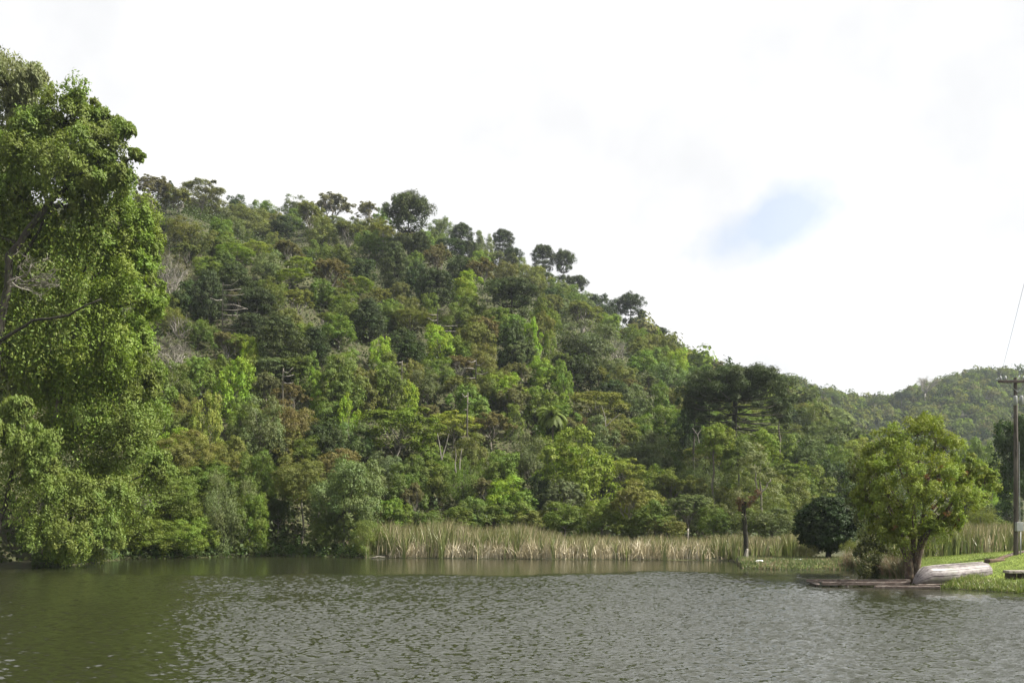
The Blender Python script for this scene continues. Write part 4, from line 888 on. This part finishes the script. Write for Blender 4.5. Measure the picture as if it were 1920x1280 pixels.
blades('sedge', 5000, sedge_pos, lambda rg, px, D: rg.uniform(0.4, 1.25, len(px)), 0.035, blade_mat('sedge_blade', (0.07, 0.09, 0.025), (0.16, 0.16, 0.06), (0.22, 0.15, 0.09), (0.2, 0.14, 0.08), 0.4, 0.4), 'shaggy brown green sedge at the foot of the jetty tree', 'sedge', 10, lean=0.35)

# ------------------------------------------------------------------ trees of the right bank
rg = np.random.default_rng(555)
def path_tube(tb, base, D, pts, r0, r1, k=7, jit=0.03):
    q = [np.array(P(a, b, D+dd)-base) for a, b, dd in pts]; f = []
    for i in range(len(q)-1):
        for j in range(3): f.append(q[i]+(q[i+1]-q[i])*j/3+rg.normal(size=3)*jit)
    f.append(q[-1]); tb.add(f, np.linspace(r0, r1, len(f)), k); return f
# many stemmed tree by the jetty
D = 44.6; base = G(1712, D); t = empty('spreading_tree', base); tag(t, 'many stemmed tree with yellowish leaves and reddish sprays beside the jetty', 'tree')
M_bark_red = noise_mat('reddish_bark', (0.035, 0.028, 0.02), (0.10, 0.065, 0.045), 5.0, c3=(0.14, 0.12, 0.08), s3=9, stretch=(1, 1, 0.4))
for pts, r0, r1 in [([(1706,1090,0),(1704,1050,0),(1692,1015,0),(1680,990,.2),(1668,950,.5),(1655,900,.5)],0.24,0.06),([(1716,1090,0),(1720,1045,0),(1732,1012,0),(1748,985,-.3),(1775,955,-.5),(1800,930,-.5)],0.22,0.05),
        ([(1708,1080,.1),(1712,1030,.3),(1714,990,.4),(1712,930,.4),(1706,860,.3),(1700,820,.3)],0.15,0.04),([(1718,1050,0),(1726,1005,.4),(1735,940,.6),(1745,870,.4),(1755,825,.3)],0.14,0.04)]:
    tb = Tubes(); path_tube(tb, base, D, pts, r0, r1, 8, 0.02); link('trunk', tb.build('trunk', M_bark_red), t)
cl = []; tb = Tubes()
blobs = [(1720,815,110,60,0),(1672,835,80,60,0),(1770,840,90,70,.2),(1640,880,70,70,0),(1700,870,100,70,-1.3),(1760,890,90,70,-1.2),(1815,885,70,70,0),(1655,935,80,70,-.5),(1720,930,90,60,-1.6),(1790,935,90,60,-1),(1830,930,40,50,0),(1720,880,120,120,1.2),
         (1630,960,56,60,.3),(1680,985,60,46,-.6),(1770,975,70,40,-.6),(1735,800,60,40,.5),(1690,960,60,46,.8),(1655,990,50,50,.3),(1800,905,70,60,1.2),(1655,880,80,80,1.4),(1735,985,60,40,-.4),(1690,1005,50,36,-.8),(1845,905,50,50,.3),(1620,925,50,60,.2)]
for bx, by, bw, bh, dd in blobs:
    c_ = np.array(P(bx, by, D+dd)-base); rx = bw/F*D/2; rz = bh/F*D/2
    s_ = np.array(P(1712+(bx-1712)*0.35, min(1000, by+70), D+dd*0.4)-base); path = np.array([s_, (s_+c_)/2+rg.normal(size=3)*0.1, c_]); tb.add(path, [0.05, 0.035, 0.015], 5)
    for q, r in ell_clumps(rg, 9, 1, 1, 0.42, zmin=-0.9, jitter=0.5):
        p_ = c_+q*np.array([rx, rx, rz]); cl.append((p_, r*rx*0.85)); tb.add(np.array([c_, (c_+p_)/2+rg.normal(size=3)*0.05, p_]), [0.018, 0.012, 0.006], 4)
link('branches', tb.build('branches', M_bark_red), t)
c = link('crown', foliage('crown', rg, cl, 0.11, 30, 12, 0.46, aspect=0.42, droop=0.6, hang=0.2, fill=0.04), t); c.color = (0.165, 0.205, 0.032, 1)
cr_ = [(np.array(P(a, b, D+dd)-base), 0.16) for a, b, dd in [(1762,905,-1.9),(1770,930,-1.8),(1748,915,-2),(1785,900,-1.7),(1752,950,-1.8),(1776,962,-1.5),(1795,975,-1),(1740,895,-2),(1680,990,-1.2),(1810,890,-1.2),(1790,985,-.8),(1765,880,-1.9)]]
c = link('red_leaves', foliage('red_leaves', rg, cr_, 0.09, 9, 7, 0.6, aspect=0.4, droop=0.8, fill=0), t); c.color = (0.17, 0.085, 0.035, 1); c['label'] = 'reddish dry leaf sprays'
# companion shade tree to its left
big_shade = None
D = 50.5; base = G(1652, D); t = empty('shoreside_tree', base); tag(t, 'dim olive green tree between the clipped round tree and the jetty tree', 'tree')
tb = Tubes(); path_tube(tb, base, D, [(1650,1085,0),(1655,1040,0),(1650,990,0),(1640,940,0),(1630,890,0)], 0.17, 0.04, 8); link('trunk', tb.build('trunk', M_bark_dark), t)
cl = []
for bx, by, bw, bh, dd in [(1625,880,70,70,0),(1650,930,90,80,0),(1618,950,60,80,.5),(1655,990,90,60,-.3),(1632,1020,60,50,0),(1672,1030,50,60,-.5),(1640,1055,70,50,-1),(1680,1065,50,40,-1),(1610,900,50,70,1)]:
    c_ = np.array(P(bx, by, D+dd)-base); rx = bw/F*D/2; rz = bh/F*D/2
    for q, r in ell_clumps(rg, 11, 1, 1, 0.42, zmin=-0.9, jitter=0.4): cl.append((c_+q*np.array([rx, rx, rz]), r*rx))
c = link('crown', foliage('crown', rg, cl, 0.13, 18, 11, 0.45, aspect=0.42, droop=0.8, hang=0.5, fill=0.05), t); c.color = (0.075, 0.085, 0.028, 1)
# clipped round tree
D = 68.0; base = G(1552, D); t = empty('round_tree', base); tag(t, 'dark dense ball shaped tree with a short trunk on the grassy spit', 'tree')
tb = Tubes()
for pts in ([(1552,1050,0),(1554,1030,0),(1548,1000,0),(1540,980,0)], [(1553,1050,0),(1556,1030,0),(1568,1000,0)]): path_tube(tb, base, D, pts, 0.22, 0.10, 8)
link('trunk', tb.build('trunk', M_bark_dark), t)
cl = []
c_ = np.array(P(1552, 984, D)-base); rx = 59/F*D; rz = 45/F*D
for q, r in ell_clumps(rg, 80, 1.10, 1.10, 0.24, zmin=-0.93, jitter=0.05): cl.append((c_+q*np.array([rx, rx, rz]), r*rx))
c = link('crown', foliage('crown', rg, cl, 0.16, 42, 12, 0.4, aspect=0.5, fill=0.35), t); c.color = (0.022, 0.040, 0.008, 1)
# low brown bush under it
tree(1512, 1034, 40, 30, 'weeping', 'brown', D=66.5, label='low dark brown bush at the left foot of the ball shaped tree', group=None, name='bush', cat='bush')
tree(1600, 1030, 46, 40, 'weeping', 'olive', D=62, label='shaggy low bush right of the ball shaped tree trunk', group=None, name='bush', cat='bush')
# plant laden tree on the shore
D = 70.5; base = G(1398, D); t = empty('shore_tree', base); tag(t, 'slim tree laden with reddish air plants standing at the tip of the spit', 'tree')
tb = Tubes(); path_tube(tb, base, D, [(1399,1054,0),(1399,1020,0),(1397,985,0),(1394,955,0),(1397,940,0)], 0.21, 0.15, 8, 0.03); link('trunk', tb.build('trunk', M_bark_dark), t)
tb = Tubes(); path_tube(tb, base, D, [(1397,1056,-.28),(1399,1040,-.28),(1401,1028,-.28)], 0.24, 0.08, 6, 0.02); b_ = link('trunk_foot', tb.build('trunk_foot', M_bark_pale), t); b_['label'] = 'whitish flared trunk foot'
for pts in ([(1395,955,0),(1410,940,0),(1420,928,0),(1417,900,0),(1415,870,0)], [(1420,930,0),(1432,918,0),(1442,905,0),(1444,898,0)], [(1394,950,0),(1386,935,0),(1384,920,0)]):
    tb = Tubes(); path_tube(tb, base, D, pts, 0.085, 0.04, 6, 0.03); link('limb', tb.build('limb', M_bark_pale), t)
cl = [(np.array(P(a, b, D+rg.uniform(-1, 1))-base), 0.55) for a, b in [(1410,862),(1395,872),(1428,872),(1384,888),(1440,890),(1412,885),(1425,900),(1400,905),(1388,918),(1445,925),(1372,900),(1376,940),(1370,955),(1382,968),(1455,935),(1432,940),(1400,840),(1420,845),(1410,855),(1425,860),(1450,915),(1385,930)]]
c = link('crown', foliage('crown', rg, cl, 0.17, 20, 15, 0.55, aspect=0.35, droop=0.5, fill=0.1), t); c.color = (0.155, 0.175, 0.075, 1)
cl = [(np.array(P(a, b, D-0.3+rg.uniform(-.3, .3))-base), 0.28) for a, b in [(1388,945),(1394,940),(1402,942),(1408,938),(1420,925),(1390,952),(1400,948),(1413,936),(1384,938)]]
c = link('air_plants', foliage('air_plants', rg, cl, 0.34, 10, 8, 0.6, aspect=0.14, fill=0, up=0.0), t); c.color = (0.13, 0.078, 0.045, 1); c['label'] = 'spiky reddish air plants'
# dark conifer by the pole
for (px, py, w_, h_, D_) in [(1908, 850, 100, 150, 84), (1965, 840, 110, 190, 90)]:
    tree(px, py, w_, h_, 'round', 'dark', D=D_, label=('dark dense tree rising behind the utility pole' if px < 1940 else 'second dark dense tree cut off by the right edge'), group=None)
for (px, py, w_, h_, D_, c__) in [(1750, 1005, 60, 44, 60, 'mid'), (1838, 968, 50, 40, 70, 'olive'), (1775, 985, 70, 50, 66, 'olive')]:
    tree(px, py, w_, h_, 'weeping', c__, D=D_, label=make_label(px, py, w_, 'shrub', c__), group=None, name='bush', cat='bush')

# ------------------------------------------------------------------ jetty
M_wood = noise_mat('weathered_wood', (0.05, 0.038, 0.032), (0.13, 0.10, 0.085), 3.0, c3=(0.21, 0.18, 0.155), s3=14, stretch=(0.25, 1, 1), bump=0.5, bdist=0.01)
M_wood_wet = noise_mat('wet_wood', (0.018, 0.014, 0.011), (0.05, 0.036, 0.03), 4.0, rough=0.6, s3=14)
base = P(1512, HZ+H/42.0*F, 42.0); t = empty('jetty', base); tag(t, 'low rotten wooden jetty of two long beams lying just above the water', 'jetty')
def beam(name, p0, p1, w_, h_, mat, par=t, bs=base):
    p0, p1 = Vector(p0), Vector(p1); d = p1-p0; L = d.length; M = d.to_track_quat('X', 'Z').to_matrix()
    return link(name, boxes_mesh(name, [((0, 0, 0), (L, w_, h_), M)], mat, 0.012), par, (p0+p1)/2-bs)
def W(px, D, z): return Vector(((px-960)/F*D, D, z))
beam('beam', W(1512, 43.6, 0.20), W(1706, 43.2, 0.22), 0.16, 0.13, M_wood)
beam('beam', W(1541, 42.2, 0.15), W(1705, 42.0, 0.17), 0.20, 0.16, M_wood)
beam('beam', W(1640, 41.25, 0.05), W(1762, 40.9, 0.07), 0.26, 0.12, M_wood)
beam('beam', W(1520, 43.5, 0.08), W(1532, 42.2, 0.05), 0.14, 0.12, M_wood_wet)
for k in range(13):
    if k in (4, 8): continue
    pxk = 1530+k*14; beam('plank', W(pxk, 43.5, 0.105+0.01*(k % 3)), W(pxk+4, 42.3, 0.09), 0.22, 0.035, M_wood)
for k in range(5): beam('plank', W(1660+k*22, 42.0, 0.06), W(1662+k*22, 41.1, 0.05), 0.3, 0.035, M_wood)
for pxk in (1588, 1650):
    b_ = Tubes(); q = W(pxk, 42.05, 0)-base; b_.add([(q.x, q.y, -0.5), (q.x, q.y, 0.07)], [0.08, 0.075], 8); link('post', b_.build('post', M_wood_wet), t)

# ------------------------------------------------------------------ upturned boat
m, nt = newmat('flaking_hull_paint'); tc = N(nt, 'ShaderNodeTexCoord')
na = N(nt, 'ShaderNodeTexNoise', i_Scale=1.6, i_Detail=8.0, i_Roughness=0.62); nb_ = N(nt, 'ShaderNodeTexNoise', i_Scale=5.0, i_Detail=9.0, i_Roughness=0.7)
mp = N(nt, 'ShaderNodeMapping'); mp.inputs['Scale'].default_value = (0.6, 1, 1.4); nt.links.new(tc.outputs['Object'], mp.inputs[0])
for q in (na, nb_): nt.links.new(mp.outputs[0], q.inputs['Vector'])
col = mixc(nt, ramp(nt, nb_.outputs['Fac'], [(0.42, 0.0), (0.60, 1.0)]), (0.20, 0.18, 0.172), (0.085, 0.068, 0.07))
col = mixc(nt, ramp(nt, na.outputs['Fac'], [(0.50, 0.0), (0.66, 0.85)]), col, (0.085, 0.088, 0.052))
sx = N(nt, 'ShaderNodeSeparateXYZ'); nt.links.new(tc.outputs['Object'], sx.inputs[0])
col = mixc(nt, mathn(nt, 'MULTIPLY', ramp(nt, sx.outputs['X'], [(0.0, 1.0), (0.9, 0.0)]), 0.65), col, (0.065, 0.055, 0.062))
b = N(nt, 'ShaderNodeBsdfPrincipled', i_Roughness=0.55); nt.links.new(col, b.inputs['Base Color'])
bp = N(nt, 'ShaderNodeBump', i_Strength=0.5, i_Distance=0.012); nt.links.new(nb_.outputs['Fac'], bp.inputs['Height']); nt.links.new(bp.outputs[0], b.inputs['Normal'])
oo = N(nt, 'ShaderNodeOutputMaterial'); nt.links.new(b.outputs[0], oo.inputs[0]); M_hull = m
bow = Vector(W(1713, 41.3, 0.16)); stern = Vector(W(1846, 43.2, 0.42)); ax = (stern-bow); L = ax.length*0.96
t = empty('rowing_boat', bow); tag(t, 'weathered white rowing boat lying upside down on the bank', 'boat')
xa = ax.normalized(); ya = Vector((0, 0, 1)).cross(xa).normalized(); za = xa.cross(ya)
t.rotation_euler = Matrix((xa, ya, za)).transposed().to_euler(); t.rotation_euler.rotate_axis('X', R(7))
ns, nk = 26, 17; V = []
for i in range(ns):
    s_ = i/(ns-1); wd = 0.68*min(1, (s_/0.42+0.02))**0.55*(1-0.14*max(0, s_-0.5)*2); hh = 0.80*min(1, s_/0.17+0.02)**0.62*(1.0-0.10*s_)
    for j in range(nk):
        u = -1+2*j/(nk-1); a_ = u*math.pi/2
        y = wd*math.copysign(abs(math.sin(a_))**0.72, a_) ; z = hh*(abs(math.cos(a_))**0.62 if abs(u) < 1 else 0)
        rake = 0.55*(1-z/0.6)*max(0, 1-s_/0.5)**2*0
        lap = 0.012*((j*1.0) % 3 == 0)
        V.append((L*s_+rake, y*(1+lap), z+lap))
Fh = [(i*nk+j, (i+1)*nk+j, (i+1)*nk+j+1, i*nk+j+1) for i in range(ns-1) for j in range(nk-1)]
me = npmesh('hull', V, Fh, M_hull, smooth=True); h_ = link('hull', me, t)
md = h_.modifiers.new('thickness', 'SOLIDIFY'); md.thickness = 0.025
vv = V[(ns-1)*nk:]; me = bpy.data.meshes.new('transom'); me.from_pydata([(x, y*0.985, z*0.985) for x, y, z in vv]+[(x-0.03, y*0.985, z*0.985) for x, y, z in vv], [], [list(range(nk)), list(range(2*nk-1, nk-1, -1))]+[[k, k+nk, k+nk+1, k+1] for k in range(nk-1)]+[[nk-1, 2*nk-1, nk, 0]]); me.materials.append(M_hull); link('transom', me, t)
tb = Tubes(); tb.add([(V[i*nk+nk//2][0], 0, V[i*nk+nk//2][2]+0.015) for i in range(1, ns)], 0.028, 6); link('keel', tb.build('keel', M_hull), t)
for jx in (2, 4, 6, 10, 12, 14):
    tb = Tubes(); tb.add([(V[i*nk+jx][0], V[i*nk+jx][1]*1.008, V[i*nk+jx][2]+0.004) for i in range(1, ns)], 0.013, 4); link('strake', tb.build('strake', M_hull), t)
for sgn, jx in ((-1, 0), (1, nk-1)):
    tb = Tubes(); tb.add([(V[i*nk+jx][0], V[i*nk+jx][1]*1.01, 0.012) for i in range(ns)], 0.032, 6); link('gunwale', tb.build('gunwale', M_wood), t)

# ------------------------------------------------------------------ bits on the bank
M_conc = noise_mat('mossy_concrete', (0.22, 0.19, 0.18), (0.36, 0.33, 0.31), 3.0, c3=(0.12, 0.12, 0.08), s3=7)
M_earth = noise_mat('bare_earth', (0.06, 0.042, 0.03), (0.13, 0.09, 0.06), 3.0, s3=9)
base = Vector(W(1902, 40.9, 0)); base.z = float(gz(1902, 40.9)); t = empty('stone_bench', base); tag(t, 'low grey slab bench on dark feet at the right edge of the bank', 'bench')
link('slab', boxes_mesh('slab', [((0.15, 0, 0.36), (1.1, 0.55, 0.13), None)], M_conc, 0.02), t)
for dx in (-0.15, 0.4): link('foot', boxes_mesh('foot', [((dx, 0.03, 0.08), (0.36, 0.36, 0.46), None)], M_wood_wet, 0.02), t)
base = G(1850, 45.2); t = empty('earth_step', base); tag(t, 'brown timber and earth step cut into the lawn behind the boat', 'step')
segs_ = [(1850, 45.0), (1868, 45.2), (1888, 45.8), (1908, 46.4), (1935, 47.0)]
for (a1, d1), (a2, d2) in zip(segs_, segs_[1:]):
    p0, p1 = G(a1, d1), G(a2, d2); d = p1-p0; M = d.to_track_quat('X', 'Z').to_matrix()
    link('edging', boxes_mesh('edging', [((0, 0, 0), (d.length+0.04, 0.24, 0.16), M)], M_wood if a1 > 1870 else M_earth, 0.02), t, (p0+p1)/2-base+Vector((0, 0, 0.04)))
link('stone', boxes_mesh('stone', [((0.35, -0.1, 0.02), (0.9, 0.45, 0.34), Matrix.Rotation(0.1, 3, 'Z'))], M_earth, 0.05), t)
M_white = noise_mat('white_paint', (0.55, 0.55, 0.55), (0.75, 0.75, 0.76), 3.0, s3=9)
for (px, D, ln, rz, lab) in [(1884, 40.2, 0.34, -0.9, 'short white stick lying in the grass below the slab bench'), (1859, 39.5, 0.30, 0.25, 'white chip of wood at the waterline on the right bank')]:
    q = G(px, D, 0.07); o = link('white_stick', boxes_mesh('white_stick', [((0, 0, 0), (ln, 0.07, 0.05), None)], M_white, 0.01), None, q, rz=rz); tag(o, lab, 'stick')
def rock(name, px, D, s_, label, mat):
    import bmesh
    bm = bmesh.new(); bmesh.ops.create_icosphere(bm, subdivisions=2, radius=1); r_ = random.Random(px)
    for v in bm.verts: v.co *= r_.uniform(0.8, 1.15)
    me = bpy.data.meshes.new(name); bm.to_mesh(me); bm.free(); me.materials.append(mat); o = link(name, me, None, G(px, D, s_[2]*0.3), s_); tag(o, label, 'rock')
rock('pale_rock', 1424, 62.5, (0.35, 0.2, 0.14), 'small pale stone on the spit beside the slim shore tree', M_white)
rock('pale_rock', 1500, 65.0, (0.45, 0.2, 0.09), 'flat pale stone left of the ball shaped tree', M_white)
q = G(1594, 66); t = empty('marker_post', q); tag(t, 'tiny white marker board on a thin post behind the spit', 'sign')
tb = Tubes(); tb.add([(0, 0, -0.1), (0, 0, 0.8)], 0.02, 6); link('post', tb.build('post', M_wood_wet), t); link('board', boxes_mesh('board', [((0, -0.03, 0.85), (0.2, 0.02, 0.22), None)], M_white, 0.005), t)
for (a1, d1, a2, d2, lab) in [(697, 79.2, 722, 79.6, 'pale driftwood branch floating at the left end of the reeds')]:
    tb = Tubes(); p0 = W(a1, d1, 0.03); p1 = W(a2, d2, 0.10); o_ = empty('driftwood', p0); tag(o_, lab, 'branch'); tb.add(wob(rg, (0, 0, 0), tuple(p1-p0), 5, 0.04), np.linspace(0.07, 0.03, 5), 6); link('branch', tb.build('branch', M_bark_pale), o_)

# ------------------------------------------------------------------ utility pole
D = 46.0; base = G(1905, D); t = empty('utility_pole', base); tag(t, 'tall weathered utility pole with crossarm and transformer at the right edge', 'utility pole')
topz = H+(HZ-708)/F*D-base.z
M_pole = noise_mat('pole_wood', (0.06, 0.05, 0.045), (0.14, 0.125, 0.11), 3.0, c3=(0.04, 0.034, 0.03), s3=6, stretch=(1, 1, 0.15))
M_metal = noise_mat('grey_metal', (0.20, 0.21, 0.21), (0.30, 0.31, 0.31), 3.0, rough=0.5, s3=6)
tb = Tubes(); tb.add([(0, 0, -0.5), (0, 0, topz*0.5), (-0.03, 0, topz)], [0.125, 0.11, 0.09], 10); link('pole', tb.build('pole', M_pole), t)
link('crossarm', boxes_mesh('crossarm', [((0.0, -0.15, topz-0.22), (2.0, 0.11, 0.14), None)], M_wood_wet, 0.01), t)
for dx in (-0.88, -0.62, 0.3, 0.8):
    tb = Tubes(); tb.add([(dx, -0.15, topz-0.15), (dx, -0.15, topz-0.06), (dx, -0.15, topz-0.02), (dx, -0.15, topz+0.08)], [0.025, 0.06, 0.045, 0.02], 8); link('insulator', tb.build('insulator', M_metal if dx < 0.5 else M_metal), t)
for sg in (-1, 1):
    tb = Tubes(); tb.add([(sg*0.55, -0.12, topz-0.24), (0, -0.13, topz-0.75)], 0.02, 5); link('brace', tb.build('brace', M_metal), t)
tz = H+(HZ-752)/F*D-base.z
for dx in (-0.17, 0.14):
    tb = Tubes(); tb.add([(dx, -0.24, tz-0.24), (dx, -0.24, tz-0.22), (dx, -0.24, tz+0.20), (dx, -0.24, tz+0.24), (dx, -0.24, tz+0.26)], [0.06, 0.095, 0.095, 0.08, 0.03], 12); f = link('transformer', tb.build('transformer', M_metal), t)
mz = H+(HZ-987)/F*D-base.z
link('meter_box', boxes_mesh('meter_box', [((0.03, -0.24, mz), (0.36, 0.2, 0.46), None)], M_metal, 0.015), t)
tb = Tubes(); tb.add([(0.17, -0.1, -0.2), (0.17, -0.1, mz-0.25)], 0.035, 6); tb.add([(0.13, -0.12, mz+0.2), (0.12, -0.1, mz+2.6), (0.11, -0.08, mz+4.4)], 0.018, 5); link('conduit', tb.build('conduit', M_metal), t)
pa = base+Vector((-0.88, -0.15, topz+0.08)); 
q0 = np.array(pa); q1 = np.array([-11.0, -25.0, q0[2]+0.2]); pts_ = []
for i in range(33):
    s_ = i/32; p_ = q0+(q1-q0)*s_; p_[2] -= 0.9*4*s_*(1-s_)*0.5; pts_.append(p_)
tb = Tubes(); tb.add(pts_, 0.007, 5); m_w = noise_mat('wire', (0.35, 0.36, 0.38), (0.45, 0.46, 0.48), 3.0); o_ = link('power_line', tb.build('power_line', m_w)); tag(o_, 'thin overhead wire running from the pole crossarm up out of view', 'wire')

# ------------------------------------------------------------------ air
HAZE = 0.00015
if HAZE:
    m, nt = newmat('thin_haze'); pv = N(nt, 'ShaderNodeVolumePrincipled'); pv.inputs['Color'].default_value = (0.80, 0.88, 1.0, 1); pv.inputs['Density'].default_value = HAZE; pv.inputs['Anisotropy'].default_value = 0.3
    o = N(nt, 'ShaderNodeOutputMaterial'); nt.links.new(pv.outputs[0], o.inputs['Volume'])
    me = boxes_mesh('haze', [((0, 0, 60), (9600, 9600, 128), None)], m); o = link('haze', me, None, (0, 0, -0.0)); tag(o, 'thin pale haze in the air over the lake and hills', 'haze', kind='stuff')
